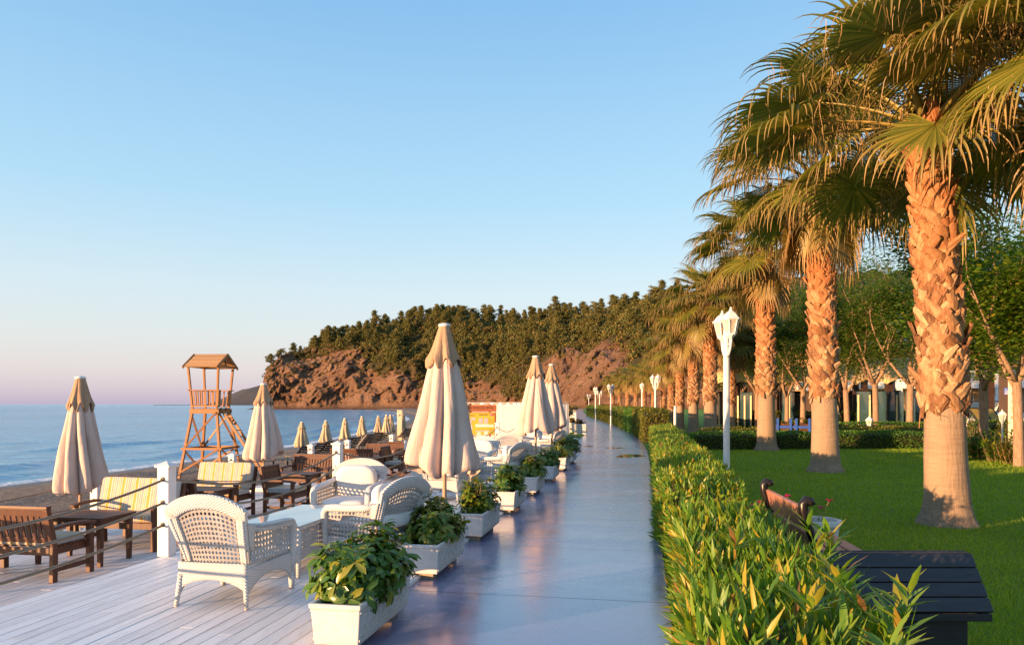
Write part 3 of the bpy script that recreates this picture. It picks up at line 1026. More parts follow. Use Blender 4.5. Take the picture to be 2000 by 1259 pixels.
def hedge(label, name, line, width, height, dens, leafL, leafW, mat, tpl='lance', seed=1, upright=.6, rough=.06, cat='hedge', group=None, z0=-.05, open_low=.0, sprigs=0, lod=None, cards=False):
    """line: list of (x, y) centres; leaves spread over a rough-topped box round it"""
    r = np.random.default_rng(seed)
    line = np.array(line, float); seg = np.linalg.norm(np.diff(line, axis=0), axis=1); cum = np.concatenate([[0], np.cumsum(seg)]); Ln = cum[-1]
    t = thing(name, label, cat, (line[0][0], line[0][1], 0), 0, group)
    org = np.array([line[0][0], line[0][1], 0.])
    def at(s):
        x = np.interp(s, cum, line[:, 0]); y = np.interp(s, cum, line[:, 1])
        dx = np.interp(s + .2, cum, line[:, 0]) - np.interp(s - .2, cum, line[:, 0]); dy = np.interp(s + .2, cum, line[:, 1]) - np.interp(s - .2, cum, line[:, 1])
        q = np.hypot(dx, dy) + 1e-6
        return x, y, dx / q, dy / q
    # perimeter param: left side, top, right side + ends
    per = height * 2 + width
    def surf(s, u):
        x, y, dx, dy = at(s)
        nx, ny = dy, -dx       # to the right
        L = u * per
        left = L < height; right = L > height + width
        lat = np.where(left, -.5 * width, np.where(right, .5 * width, L - height - .5 * width))
        z = np.where(left, L, np.where(right, per - L, height))
        nl = np.where(left, -1., np.where(right, 1., 0.)); nz = np.where(left | right, .15, 1.)
        return x, y, nx, ny, dx, dy, lat, z, nl, nz
    n = int(dens * per * Ln)
    s = r.random(n) * Ln; u = r.random(n)
    if lod is not None:                    # denser near the camera
        keep = r.random(n) < np.array([lod(v) for v in s]); s, u = s[keep], u[keep]; n = len(s)
    x, y, nx, ny, dx, dy, lat, z, nl, nz = surf(s, u)
    # bumps in the outline
    bump = np.array([mnoise.noise(Vector((a * 1.1, b * 1.6, c * 1.5 + seed))) for a, b, c in zip(s, lat, z)]) * rough * 1.6
    bump += np.array([mnoise.noise(Vector((a * 4, b * 4, c * 4 + seed))) for a, b, c in zip(s, lat, z)]) * rough * .6
    dep = -np.abs(r.normal(0, .05, n)) * (leafL / .1) ** .5 + r.random(n) * .02
    off = bump + dep
    lat2 = lat + nl * off * .8; z2 = z + np.where(np.abs(nl) > .5, 0, off)
    z2 = np.maximum(z2, .02)
    # rounded shoulders and ends
    sh = np.clip((np.abs(lat2) / (width * .5) - .72) / .28, 0, 1); z2 = z2 - np.where(np.abs(nl) < .5, sh ** 2 * .10 * height, 0)
    e = np.minimum(s, Ln - s); er = np.clip(1 - e / .35, 0, 1)
    z2 = z2 * (1 - er ** 2 * .22); lat2 = lat2 * (1 - er ** 2 * .25)
    P = np.stack([x + nx * lat2, y + ny * lat2, z2 + z0], 1)
    # end caps
    m = int(dens * width * height)
    for end in (0., Ln):
        if lod is not None and lod(end) < .05: continue
        se = np.full(m, end); a, b, cx, cy = at(se)
        la = (r.random(m) - .5) * width * .95; zz = r.random(m) * height * .95
        sg = -1 if end == 0 else 1
        dd = r.normal(0, .05, m)
        P = np.concatenate([P, np.stack([a + cy * la + cx * sg * dd, b - cx * la + cy * sg * dd, zz + z0], 1)])
        nx = np.concatenate([nx, cy]); ny = np.concatenate([ny, -cx]); dx = np.concatenate([dx, cx * sg * 1.0]); dy = np.concatenate([dy, cy * sg * 1.0])
        nl = np.concatenate([nl, np.zeros(m)]); nz = np.concatenate([nz, np.full(m, -9.)])
    k = len(P)
    endm = nz < -5
    out = np.stack([nx * nl, ny * nl, np.where(endm, .1, nz)], 1)
    out[endm, 0] = dx[endm]; out[endm, 1] = dy[endm]
    A = out * (1 - upright * .5) + np.array([0, 0, upright]) + r.normal(0, .55, (k, 3)) * (.8)
    Nn = unit(out + np.array([0, 0, .3]) + r.normal(0, .6, (k, 3)))
    L = leafL * np.clip(r.lognormal(-.08, .32, k), .35, 1.5); Wd = leafW * r.uniform(.75, 1.2, k)
    if cards: V, F = cards_arrays(P - org, A, Nn, L, Wd)
    else: V, F = leaves_arrays(P - org, A, Nn, L, Wd, tpl)
    np_mesh('leaves', V, F, mat, t)
    # woody core
    b = MB(); ns = max(2, int(Ln / .8))
    ci = .84
    vs = []
    for i in range(ns + 1):
        q = .06 + (Ln - .12) * i / ns
        a = [float(v) for v in at(np.array([q]))] if False else [float(v[0]) for v in at(np.array([q]))]
        X, Y, DX, DY = a
        for (la, zz) in ((-.5, 0), (-.5, .86), (-.36, .93), (.36, .93), (.5, .86), (.5, 0)):
            vs.append((X + DY * la * width * ci - org[0], Y - DX * la * width * ci - org[1], zz * height * .95 + z0))
    fs = [(i * 6 + j, i * 6 + j + 1, i * 6 + j + 7, i * 6 + j + 6) for i in range(ns) for j in range(5)]
    fs += [tuple(range(6)), tuple(ns * 6 + j for j in range(6))[::-1]]
    b.add(vs, fs); b.build('twigs', M_core, t)
    return t

def shoots(parent, pts, mat, seed=1, L=.16, Wd=.016):
    """tall leafy shoots standing above a hedge: one mesh of leaves, one of stems"""
    r = np.random.default_rng(seed); rr = random.Random(seed)
    P, A, Nn, LL, WW = [], [], [], [], []
    o = parent.location
    for (x, y, z, h) in pts:
        tx, ty = rr.uniform(-.12, .12), rr.uniform(-.12, .12)
        q0 = (x - o.x, y - o.y, z - .2)
        for d in (0, 1):
            P.append(q0); A.append((tx, ty, h + .2)); Nn.append((1 - d, d, .1)); LL.append(h + .2); WW.append(.0045)
        for i in range(15):
            t = rr.uniform(.1, 1); an = i * 2.4
            P.append((x - o.x + tx * t, y - o.y + ty * t, z + h * t)); el = rr.uniform(.5, 1.15)
            A.append((math.cos(an) * math.cos(el), math.sin(an) * math.cos(el), math.sin(el))); Nn.append((-math.cos(an) * math.sin(el), -math.sin(an) * math.sin(el), math.cos(el)))
            LL.append(L * rr.uniform(.7, 1.15)); WW.append(Wd * rr.uniform(.8, 1.2))
    P, A, Nn, LL, WW = map(np.array, (P, A, Nn, LL, WW))
    V, F = leaves_arrays(P, A, Nn, LL, WW, 'lance')
    np_mesh('tall_leaves', V, F, mat, parent)

GH = 'hedges along the right side of the path'
h1 = hedge('foreground hedge of long upright lance leaves beside the path, tall shoots before the black lid', 'hedge', [(.60, 1.9), (.60, 3.2), (.60, 4.6), (.61, 6.9)], .70, .73, 900, .135, .0155, M_oleander, seed=3, upright=.9, rough=.07, group=GH)
shoots(h1, [(.92, 3.95, .68, .28), (.95, 3.9, .66, .36), (.89, 4.02, .68, .22), (.88, 2.95, .68, .24), (.92, 2.9, .68, .28), (.8, 2.5, .7, .14), (.80, 3.3, .78, .12), (.5, 4.4, .76, .10), (.9, 3.1, .76, .14), (.60, 3.0, .78, .10), (.9, 3.4, .66, .12)], M_oleander, 5)
h2 = hedge('long yellow-green hedge of lance leaves beside the path, behind the foreground one', 'hedge', [(.64, 8.05), (.66, 10), (.70, 16), (.74, 24), (.72, 31.2)], .90, .76, 900, .098, .0135, M_oleander, seed=9, upright=.7, rough=.08, group=GH,
           lod=lambda s: min(1., 9. / (s + 6.)))
# tall clipped hedge sections along the bend
def bend(y, off): return (path_r(y) + off, y)
secs = [(32.2, 41.0, M_privet2, 'first section of the tall clipped hedge, yellow leaves and a bare twiggy end'),
        (41.2, 48.6, M_privet3, 'dark green second section of the tall clipped hedge'),
        (48.8, 60.5, M_privet, 'third section of the tall clipped hedge where the path starts to bend'),
        (60.7, 78.0, M_privet2, 'fourth section of the tall clipped hedge along the bend'),
        (78.2, 112., M_privet, 'farthest section of the tall clipped hedge at the end of the path')]
for i, (y0, y1, mt, lb) in enumerate(secs):
    ln = [bend(y, .62) for y in np.linspace(y0, y1, 8)]
    hedge(lb, 'clipped_hedge', ln, 1.15, (1.42, 1.36, 1.42, 1.38, 1.4)[i], (520, 420, 340, 220, 130)[i], (.075, .08, .09, .12, .17)[i], (.020, .022, .026, .034, .05)[i], mt, seed=20 + i, upright=.3, rough=.07, group=GH, cards=i > 1, tpl='obov')
# low clipped hedges across the lawn
def lowh(label, p0, p1, w, h, mt, dens, L, Wd, seed, cards=False, name='low_hedge'):
    a, c = W(*p0), W(*p1)
    ln = [(a[0] + (c[0] - a[0]) * t, a[1] + (c[1] - a[1]) * t) for t in np.linspace(0, 1, 8)]
    return hedge(label, name, ln, w, h, dens, L, Wd, mt, seed=seed, upright=.35, rough=.05, group='low clipped hedges across the lawn', cards=cards, tpl='obov')
lowh('low clipped green hedge crossing the lawn behind the third palm, nearest of the low hedges', (1345, 27.2), (1800, 28.2), 1.1, .60, M_privet3, 520, .065, .019, 31)
lowh('low hedge with yellow tips right behind the nearest low hedge', (1372, 31.2), (1800, 32.2), 1.2, .62, M_privet2, 360, .075, .022, 32)
lowh('straight green hedge on the far lawn, in front of the shade tree trunks', (1600, 37), (1860, 37), .9, .72, M_privet3, 260, .09, .027, 33, True)
lowh('yellow-topped far hedge along the glass partition', (1418, 52), (1850, 47), 1.5, 1.12, M_privet2, 190, .12, .036, 34, True)
lowh('far hedge standing before the sun loungers at the right edge', (1850, 31), (2120, 30), 1.2, .95, M_privet, 260, .09, .026, 35, True)

# leafy border shrubs at the right edge
def border(label, px, D, w, h, seed, mt, n=700, L=.2, Wd=.026):
    r = np.random.default_rng(seed)
    x, y = W(px, D)
    t = thing('border_shrub', label, 'shrub', (x, y, GL), 0, 'leafy shrubs bordering the lawn at the right')
    P, A, Nn = [], [], []
    b = MB()
    for q in range(26):
        an = r.uniform(0, 6.28); rr = w * .5 * math.sqrt(r.random()); bx, by = rr * math.cos(an), rr * math.sin(an) * .6
        hh = h * r.uniform(.55, 1.05) * (1 - .25 * (rr / w * 2) ** 2)
        tx, ty = bx * 1.25 + r.normal(0, .05), by * 1.25 + r.normal(0, .05)
        b.tube([(bx * .7, by * .7, 0), (bx, by, hh * .5), (tx, ty, hh)], [.012, .01, .004], 4)
        m = n // 26
        tt = r.uniform(.1, 1.02, m); a2 = r.uniform(0, 6.28, m); el = r.uniform(-.2, 1.0, m)
        P.append(np.stack([bx * (.7 + .3 * tt) + (tx - bx) * tt, by * (.7 + .3 * tt) + (ty - by) * tt, hh * tt], 1))
        A.append(np.stack([np.cos(a2) * np.cos(el), np.sin(a2) * np.cos(el), np.sin(el)], 1)); Nn.append(np.stack([-np.cos(a2) * np.sin(el), -np.sin(a2) * np.sin(el), np.cos(el)], 1))
    P, A, Nn = map(np.concatenate, (P, A, Nn)); k = len(P)
    V, F = leaves_arrays(P, A, Nn, L * r.uniform(.6, 1.2, k), Wd * r.uniform(.8, 1.2, k), 'lance', curl=.3)
    np_mesh('leaves', V, F, mt, t); b.build('stems', M_twig, t)
border('dark leafy border shrub just right of the nearest palm trunk', 1893, 23.5, 1.6, 1.0, 41, M_privet3, 900)
border('dark leafy border shrub left of the grey shade tree trunk at the right', 1915, 22.3, 1.3, .95, 42, M_privet3, 800)
border('leafy border shrub between the two nearest shade tree trunks', 1950, 21.5, 1.3, 1.0, 43, M_oleander, 900)
border('yellow-lit leafy shrub before the rightmost shade tree trunk', 1985, 20.5, 1.0, .98, 44, M_privet2, 900)
border('tall yellow-lit sprig of leaves rising above the border shrubs', 1893, 24.5, .5, 1.6, 45, M_oleander, 300)
border('leafy border shrub at the far right edge of the lawn', 2030, 20.0, 1.4, 1.0, 46, M_privet, 900)

# grass
def grass():
    r = np.random.default_rng(5)
    n = 190000
    D = 2.6 + 26 * r.random(n) ** 1.5; px = 1180 + 920 * r.random(n)
    xc = (px - 1000) / 1400 * D
    x = xc * CS - D * SN; y = xc * SN + D * CS
    ok = (x > 1.15) & (D < 27.5)
    x, y, D = x[ok], y[ok], D[ok]; n = len(x)
    P = np.stack([x, y, np.full(n, GL - .004)], 1)
    A = np.stack([r.normal(0, .45, n), r.normal(0, .45, n), np.ones(n)], 1)
    an = r.uniform(0, 6.28, n)
    Nn = np.stack([np.cos(an), np.sin(an), np.zeros(n)], 1)
    L = r.uniform(.025, .07, n); Wd = .0016 + .00035 * D
    S = unit(np.cross(unit(A), Nn)); tip = P + unit(A) * L[:, None] + np.stack([np.cos(an), np.sin(an), np.zeros(n)], 1) * (L * .25)[:, None]
    V = np.stack([P - S * Wd[:, None], P + S * Wd[:, None], tip], 1).reshape(-1, 3)
    F = np.arange(n * 3).reshape(-1, 3)
    M_grass = leafmat('grass_blade', [(0, (.14, .24, .016)), (.6, (.22, .34, .025)), (1, (.34, .42, .042))], .4, .5, .25)
    nt = M_grass.node_tree; pb = [q for q in nt.nodes if q.type == 'BSDF_PRINCIPLED'][0]
    src = pb.inputs['Base Color'].links[0].from_socket
    nz = noise_(nt, coords(nt, 'Object'), 1.1, 5, .6)
    fin = mix(nt, 1., src, ramp(nt, nz, [(.32, (.72, .78, .8)), (.55, (1, 1, 1)), (.72, (1.35, 1.12, .9))]), 'MULTIPLY')
    nt.links.new(fin, pb.inputs['Base Color'])
    tag(np_mesh('grass', V, F, M_grass), 'short clipped green lawn grass under the palms', 'grass', kind='stuff')
grass()

# ---------------------------------------------------------------- shade trees
M_bark = pmat('tree_bark', (.20, .125, .08), (.36, .25, .17), 9, .85, .7, 22, .02, .2, (3, 3, .5))
M_tleaf = leafmat('tree_leaf', [(0, (.055, .125, .014)), (.6, (.10, .19, .02)), (.92, (.18, .22, .024)), (1, (.25, .22, .03))], .5, .45, .3)
M_tleaf2 = leafmat('tree_leaf_feathery', [(0, (.04, .10, .016)), (.6, (.085, .16, .024)), (.93, (.15, .18, .03)), (1, (.30, .19, .14))], .5, .45, .3)
def tree_meshes(seed, H, hfork, rt, crown_r, n_leaf, mt, L=.16, loose=.5):
    n_leaf = int(n_leaf * 2.6)
    r = random.Random(seed); nr = np.random.default_rng(seed)
    b = MB()
    lx, ly = r.uniform(-.12, .12), r.uniform(-.12, .12)
    b.tube([(0, 0, -.1), (0, 0, .05), (lx * .3, ly * .3, hfork * .45), (lx, ly, hfork)], [rt * 1.5, rt * 1.15, rt, rt * .95], 12)
    tips = []
    def branch(p, d, Lb, rr, depth):
        pts = [p]; q = p.copy(); dd = d.copy(); k = 4
        for i in range(k):
            dd = (dd + Vector((r.uniform(-.22, .22), r.uniform(-.22, .22), r.uniform(.0, .22)))).normalized()
            q = q + dd * (Lb / k); pts.append(q.copy())
            if depth < 3 and i >= 1 and r.random() < .75:
                nd = (dd + Vector((r.uniform(-.9, .9), r.uniform(-.9, .9), r.uniform(-.1, .5)))).normalized()
                branch(q.copy(), nd, Lb * r.uniform(.5, .75), rr * (.62 - .08 * i * .5), depth + 1)
        b.tube(pts, [rr * (1 - .16 * i) for i in range(len(pts))], 6 if depth < 2 else 4)
        tips.extend(pts[2:])
    nb = r.choice([3, 4, 4])
    for i in range(nb):
        an = 2 * PI * i / nb + r.uniform(-.5, .5)
        branch(Vector((lx, ly, hfork - .05 - .2 * (i == 1))), Vector((math.cos(an) * .75, math.sin(an) * .75, 1)).normalized(), (H - hfork) * r.uniform(.5, .7), rt * .62, 0)
    tips = [q for q in tips if q.z > hfork + .25]
    C = np.array([[q.x, q.y, q.z] for q in tips])
    ext = nr.normal(0, 1, (len(C) // 2, 3)) * np.array([crown_r * .45, crown_r * .45, (H - hfork) * .22]) + np.array([0, 0, hfork + (H - hfork) * .55])
    C = np.concatenate([C, ext])
    idx = nr.integers(0, len(C), n_leaf)
    # clumps with gaps between them
    P = C[idx] + nr.normal(0, 1, (n_leaf, 3)) * np.array([.26, .26, .18]) * (1 + loose)
    P = P[P[:, 2] > hfork + .1]; k = len(P)
    an = nr.uniform(0, 6.28, k); A = np.stack([np.cos(an), np.sin(an), nr.uniform(-.7, .4, k)], 1); Nn = unit(np.stack([nr.normal(0, .5, k), nr.normal(0, .5, k), np.ones(k)], 1))
    V, F = cards_arrays(P, A, Nn, L * nr.uniform(.6, 1.25, k), L * .24 * nr.uniform(.8, 1.2, k))
    o = np_mesh('crown', V, F, mt); CHILD.pop(o.name, None); cm = o.data; bpy.data.objects.remove(o)
    return b.mesh('trunk', M_bark, True), cm
TV = [tree_meshes(3, 6.6, 2.5, .13, 1.9, 9000, M_tleaf, .17, .35), tree_meshes(8, 6.2, 2.3, .13, 1.9, 8000, M_tleaf, .18, .4),
      tree_meshes(12, 7.8, 2.6, .16, 2.4, 6500, M_tleaf2, .17, .6), tree_meshes(19, 8.2, 2.8, .15, 2.4, 6000, M_tleaf2, .18, .7), tree_meshes(26, 7.0, 2.4, .15, 2.2, 6500, M_tleaf2, .17, .6)]
def shade_tree(label, px, D, v, s, rz):
    t = thing('shade_tree', label, 'tree', pw(px, D), rz, 'round-headed shade trees beyond the palms')
    for nm, me in zip(('trunk', 'crown'), TV[v]):
        link(bpy.data.objects.new(nm, me), t)
    t.scale = (s, s, s)
shade_tree('shade tree with the rightmost trunk, pale forked limbs at the right edge', 1990, 19.6, 0, .92, .4)
shade_tree('shade tree with a straight grey trunk just right of the nearest palm', 1922, 22.8, 1, 1.03, 2.1)
shade_tree('shade tree with a low bent side limb, left of the nearest palm trunk', 1777, 37.5, 2, 1.05, 3.2)
shade_tree('shade tree forking low, midway between the two nearest palms', 1711, 39.5, 3, 1.0, 1.0)
shade_tree('shade tree just right of the second palm trunk', 1655, 41, 4, 1.05, 4.2)
shade_tree('shade tree just left of the second palm trunk, above the blue play fence', 1568, 45, 2, 1.0, 5.2)
shade_tree('shade tree between the second and third palm trunks, shaded lower trunk', 1537, 46, 4, .95, 2.2)
shade_tree('slim shade tree partly hidden by the third palm trunk', 1478, 50, 3, .9, 0.4)
shade_tree('shade tree right of the near lamp post, dark forked limbs', 1453, 54, 2, .95, 1.7)
shade_tree('tall feathery shade tree rising behind the pavilion awnings', 1745, 60, 3, 1.45, 2.6)
shade_tree('feathery shade tree rising behind the nearest palm, tallest at the right', 1935, 44, 2, 1.35, .9)
shade_tree('feathery tree behind the second palm, only its crown showing', 1620, 66, 4, 1.45, 3.9)
shade_tree('dark tree behind the set-back palm, above the glass partition', 1490, 68, 3, 1.2, 5.5)
shade_tree('shade tree beyond the right edge, its crown filling the corner', 2065, 24, 0, 1.05, 2.6)

# ---------------------------------------------------------------- hillside pines and scrub
M_pine = leafmat('pine_needles', [(0, (.055, .08, .022)), (.6, (.12, .125, .034)), (1, (.25, .175, .055))], .2, .6, .2)
M_scrub = leafmat('hill_scrub', [(0, (.055, .07, .016)), (.5, (.11, .10, .028)), (.85, (.18, .13, .042)), (1, (.25, .15, .07))], .2, .65, .15)
M_pbark = pmat('pine_bark', (.17, .10, .065), (.27, .17, .11), 3, .9)
def pine_mesh(seed, H, spread, flat):
    r = random.Random(seed); nr = np.random.default_rng(seed)
    b = MB(); lx = r.uniform(-.6, .6); ly = r.uniform(-.6, .6)
    cx = lambda t: (lx * t * t, ly * t * t)
    b.tube([(cx(t)[0], cx(t)[1], H * t - .8 * (t == 0)) for t in (0, .25, .5, .75, .97)], [.2, .17, .13, .09, .03], 6)
    P = []
    nb = 20
    for i in range(nb):
        t = .24 + .74 * i / nb
        for q in range(2):
            an = r.uniform(0, 6.28); L = spread * (1.05 - t * (.35 if flat else .85)) * r.uniform(.45, 1.1)
            x0, y0 = cx(t); z0 = H * t
            e = r.uniform(-.05, .4)
            x1, y1, z1 = x0 + math.cos(an) * L, y0 + math.sin(an) * L, z0 + L * e
            b.tube([(x0, y0, z0), (x1, y1, z1)], [.05, .015], 4)
            for j in range(3):
                f = (.5, .78, 1.0)[j]
                c = np.array([x0 + (x1 - x0) * f, y0 + (y1 - y0) * f, z0 + (z1 - z0) * f + .15])
                P.append(c + nr.normal(0, 1, (24, 3)) * np.array([.50, .50, .19]))
    P.append(np.array([lx, ly, H * .97]) + nr.normal(0, 1, (60, 3)) * np.array([.4, .4, .35]))
    P = np.concatenate(P); k = len(P)
    A = nr.normal(0, 1, (k, 3)) + np.array([0, 0, .5]); Nn = unit(nr.normal(0, 1, (k, 3)) + np.array([0, 0, .4]))
    V, F = cards_arrays(P, A, Nn, nr.uniform(.35, .8, k), nr.uniform(.12, .24, k))
    o = np_mesh('crown', V, F, M_pine); CHILD.pop(o.name, None); cm = o.data; bpy.data.objects.remove(o)
    return b.mesh('trunk', M_pbark, True), cm
PV = [pine_mesh(1, 10.5, 4.6, False), pine_mesh(2, 11.5, 3.9, False), pine_mesh(3, 8.5, 4.4, True), pine_mesh(4, 9.5, 4.2, True), pine_mesh(5, 13, 4.2, False)]
def pine(px, v, var, s, label, rz):
    D, z = hill_pt(px, v); x, y = W(px, D)
    t = thing('pine_tree', label, 'tree', (x, y, z - .4), rz, 'pines on the headland')
    for nm, me in zip(('trunk', 'crown'), PV[var]): link(bpy.data.objects.new(nm, me), t)
    t.scale = (s, s, s * random.uniform(.92, 1.1))
rr_ = random.Random(77)
named = [(530, .93, 2, .95, 'flat-topped pine at the very tip of the cliff, last one towards the sea'), (549, .97, 3, .9, 'spreading pine on the cliff edge, second from the sea'),
         (574, .99, 0, .95, 'rounded pine on the cliff edge, third from the sea'), (612, .99, 3, .9, 'small windswept pine in the dip of the cliff skyline'), (622, .99, 2, .95, 'flat-topped pine standing clear on the skyline left of the slope'),
         (658, .99, 3, .95, 'broad flat-topped pine alone on the rising skyline'), (902, 1.0, 1, 1.0, 'pointed pine alone on the skyline just right of the large parasol top'), (955, 1.0, 0, 1.2, 'bushy pine rising over the middle of the ridge')]
for px, v, var, s, lb in named: pine(px, v, var, s, lb, rr_.uniform(0, 6))
wood = 'tall pine among the closed wood along the crest of the headland'
slope = 'pine standing among scrub on the wooded slope of the headland'
for px in np.arange(690, 1330, 7.5):
    pine(px + rr_.uniform(-4, 4), rr_.uniform(.93, 1.03), rr_.choice([0, 1, 4, 0, 3]), rr_.uniform(.55, 1.3), wood, rr_.uniform(0, 6))
cnt = 0
while cnt < 150:
    px = rr_.uniform(560, 1330); v = rr_.uniform(.25, .95)
    if veg_at(px, v) < .75: continue
    pine(px, v, rr_.choice([0, 1, 4, 0, 2]), rr_.uniform(.55, 1.2), slope, rr_.uniform(0, 6)); cnt += 1
def canopy():
    r = np.random.default_rng(21); P, N_ = [], []
    k = 0
    while k < 1500:
        px = r.uniform(560, 1480); v = r.uniform(.12, .95)
        if veg_at(px, v) < 1.0: continue
        D, z = hill_pt(px, v); x, y = W(px, D)
        s = r.uniform(1.0, 3.0); hgt = s * r.uniform(.9, 2.0); m = int(46 * s)
        d = unit(r.normal(0, 1, (m, 3))); d[:, 2] = np.abs(d[:, 2])
        lump = np.array([1 + .35 * mnoise.noise(Vector((a * 2.2 + k, b * 2.2, c * 2.2))) for a, b, c in d])
        rad_ = r.uniform(.72, 1.05, m) * lump
        taper = (1 - .55 * d[:, 2] * rad_.clip(0, 1))
        d = d * rad_[:, None] * np.stack([s * taper, s * taper, np.full(m, hgt)], 1)
        P.append(np.array([x, y, z + .2]) + d); N_.append(d / np.array([1, 1, hgt / s])); k += 1
    P = np.concatenate(P); N_ = np.concatenate(N_); k = len(P)
    A = unit(N_) * .4 + r.normal(0, .8, (k, 3)); Nn = unit(unit(N_) + r.normal(0, .5, (k, 3)))
    V, F = cards_arrays(P, A, Nn, r.uniform(.6, 1.4, k), r.uniform(.25, .5, k))
    tag(np_mesh('wood', V, F, M_pine), 'closed olive-green canopy of the wood on the headland between the taller pines', 'wood', kind='stuff')
canopy()
def scrub():
    r = np.random.default_rng(12); P, N_ = [], []
    k = 0
    while k < 4600:
        px = r.uniform(515, 1480); v = r.uniform(.05, 1.03); q = veg_at(px, v)
        if q < .5 and r.random() > .16: continue
        D, z = hill_pt(px, v); x, y = W(px, D)
        s = r.uniform(.7, 1.9) * (1.25 if q > 1.2 else .8 if q > .4 else .5); m = int(34 * s)
        d = unit(r.normal(0, 1, (m, 3))) * np.array([1.25, 1.25, .85]) * s * r.uniform(.75, 1.08, (m, 1))
        d[:, 2] = np.abs(d[:, 2])
        P.append(np.array([x, y, z - .1]) + d); N_.append(d); k += 1
    P = np.concatenate(P); N_ = np.concatenate(N_); k = len(P)
    A = unit(N_) * .4 + r.normal(0, .8, (k, 3)); Nn = unit(unit(N_) + r.normal(0, .45, (k, 3)))
    V, F = cards_arrays(P, A, Nn, r.uniform(.5, 1.15, k), r.uniform(.22, .42, k))
    tag(np_mesh('scrub', V, F, M_scrub), 'dense green-brown scrub covering the headland slopes between the pines', 'scrub', kind='stuff')
scrub()
# ---------------------------------------------------------------- materials for furniture
def mat_weave(name, c1, sc=95):
    m, nt, out = nodes_of(name)
    uv = nt.nodes.new('ShaderNodeTexCoord').outputs['UV']
    sx = nt.nodes.new('ShaderNodeSeparateXYZ'); nt.links.new(uv, sx.inputs[0])
    k = 2 * PI / .034
    a = math_(nt, 'SINE', math_(nt, 'MULTIPLY', sx.outputs[0], k)); b = math_(nt, 'SINE', math_(nt, 'MULTIPLY', sx.outputs[1], k * 1.4))
    h = math_(nt, 'MULTIPLY', a, b)
    v = coords(nt, 'Object'); n = noise_(nt, v, 14, 4)
    col = ramp(nt, h, [(.15, tuple(x * .60 for x in c1)), (.6, c1)])
    col = mix(nt, .25, col, ramp(nt, n, [(.3, tuple(x * .8 for x in c1)), (.7, c1)]))
    pbsdf(nt, out, col, .42, bump_(nt, h, .8, .004), .45)
    return m
M_weave = mat_weave('white_wicker', (.76, .755, .75))
M_white = pmat('white_paint', (.69, .69, .69), (.63, .63, .63), 12, .45, .15, 60, .002, .45)
M_cushion = pmat('white_cushion_cloth', (.68, .67, .67), (.62, .61, .61), 6, .85, .25, 30, .01, .15)
M_metal = pmat('brushed_alloy', (.45, .45, .46), None, 20, .35, metal=.8)
def mat_glass(name, tint):
    m, nt, out = nodes_of(name)
    p = pbsdf(nt, out, tint, .03, None, .6)
    p.inputs['Transmission Weight'].default_value = .35
    p.inputs['Coat Weight'].default_value = .5
    return m
M_glass = mat_glass('table_glass', (.62, .74, .78))
def mat_wood(name, c1, c2, rough=.5):
    m, nt, out = nodes_of(name)
    v = coords(nt, 'Object', (8, 8, 8)); v2 = coords(nt, 'Object', (30, 30, 3))
    n = noise_(nt, v2, 1.5, 6, .6, .6); n2 = noise_(nt, v, .6, 3)
    g = nt.nodes.new('ShaderNodeNewGeometry')
    c = ramp(nt, n, [(.3, c1), (.7, c2)])
    c = mix(nt, 1., c, ramp(nt, g.outputs['Random Per Island'], [(0, .72), (1, 1.)]), 'MULTIPLY')
    pbsdf(nt, out, c, rough, bump_(nt, n, .25, .003), .4)
    return m
M_teak = mat_wood('oiled_hardwood', (.07, .026, .014), (.145, .056, .027))
M_pinewood = mat_wood('tower_timber', (.27, .115, .04), (.42, .205, .075))
def mat_stripe():
    m, nt, out = nodes_of('striped_cushion_cloth')
    tc = nt.nodes.new('ShaderNodeTexCoord'); sx = nt.nodes.new('ShaderNodeSeparateXYZ'); nt.links.new(tc.outputs['Object'], sx.inputs[0])
    f = math_(nt, 'FRACT', math_(nt, 'MULTIPLY', sx.outputs[0], 1 / .215))
    Y, Wt, G, T = (.56, .29, .018), (.54, .50, .45), (.25, .26, .27), (.40, .29, .19)
    c = ramp(nt, f, [(0, Y), (.20, Wt), (.26, T), (.34, Wt), (.40, Y), (.46, Wt), (.52, G), (.64, Wt), (.68, T), (.76, Wt), (.82, Y), (.86, G), (.92, Wt)], 'CONSTANT')
    n = noise_(nt, tc.outputs['Object'], 10, 4)
    pbsdf(nt, out, mix(nt, .12, c, ramp(nt, n, [(.3, (.3, .3, .3)), (.7, (.8, .8, .8))])), .85, bump_(nt, n, .25, .012), .1)
    return m
M_stripe = mat_stripe()
def mat_cloth(name, c1, c2):
    m, nt, out = nodes_of(name)
    v = coords(nt, 'Object'); n = noise_(nt, v, 3, 5, .6); n2 = noise_(nt, coords(nt, 'Object', (7, 7, 1)), 3., 5, .6)
    c = ramp(nt, n, [(.3, c1), (.7, c2)])
    p = pbsdf(nt, None, c, .85, bump_(nt, math_(nt, 'ADD', n2, math_(nt, 'MULTIPLY', noise_(nt, coords(nt, 'Object', (5, 5, 1.6)), 4., 6, .65, 1.5), 1.0)), .35, .03), .1)
    t = nt.nodes.new('ShaderNodeBsdfTranslucent'); nt.links.new(c, t.inputs['Color'])
    mx = nt.nodes.new('ShaderNodeMixShader'); mx.inputs[0].default_value = .12
    nt.links.new(p.outputs[0], mx.inputs[1]); nt.links.new(t.outputs[0], mx.inputs[2]); nt.links.new(mx.outputs[0], out.inputs['Surface'])
    return m
M_canopy = mat_cloth('pale_parasol_cloth', (.56, .445, .395), (.64, .525, .47))
M_flap = mat_cloth('tan_parasol_cloth', (.38, .26, .17), (.45, .315, .21))
M_cream = mat_cloth('cream_parasol_cloth', (.50, .39, .25), (.57, .46, .31))
M_pole = pmat('beige_pole_paint', (.46, .35, .24), (.40, .30, .21), 5, .45)
M_rope = None
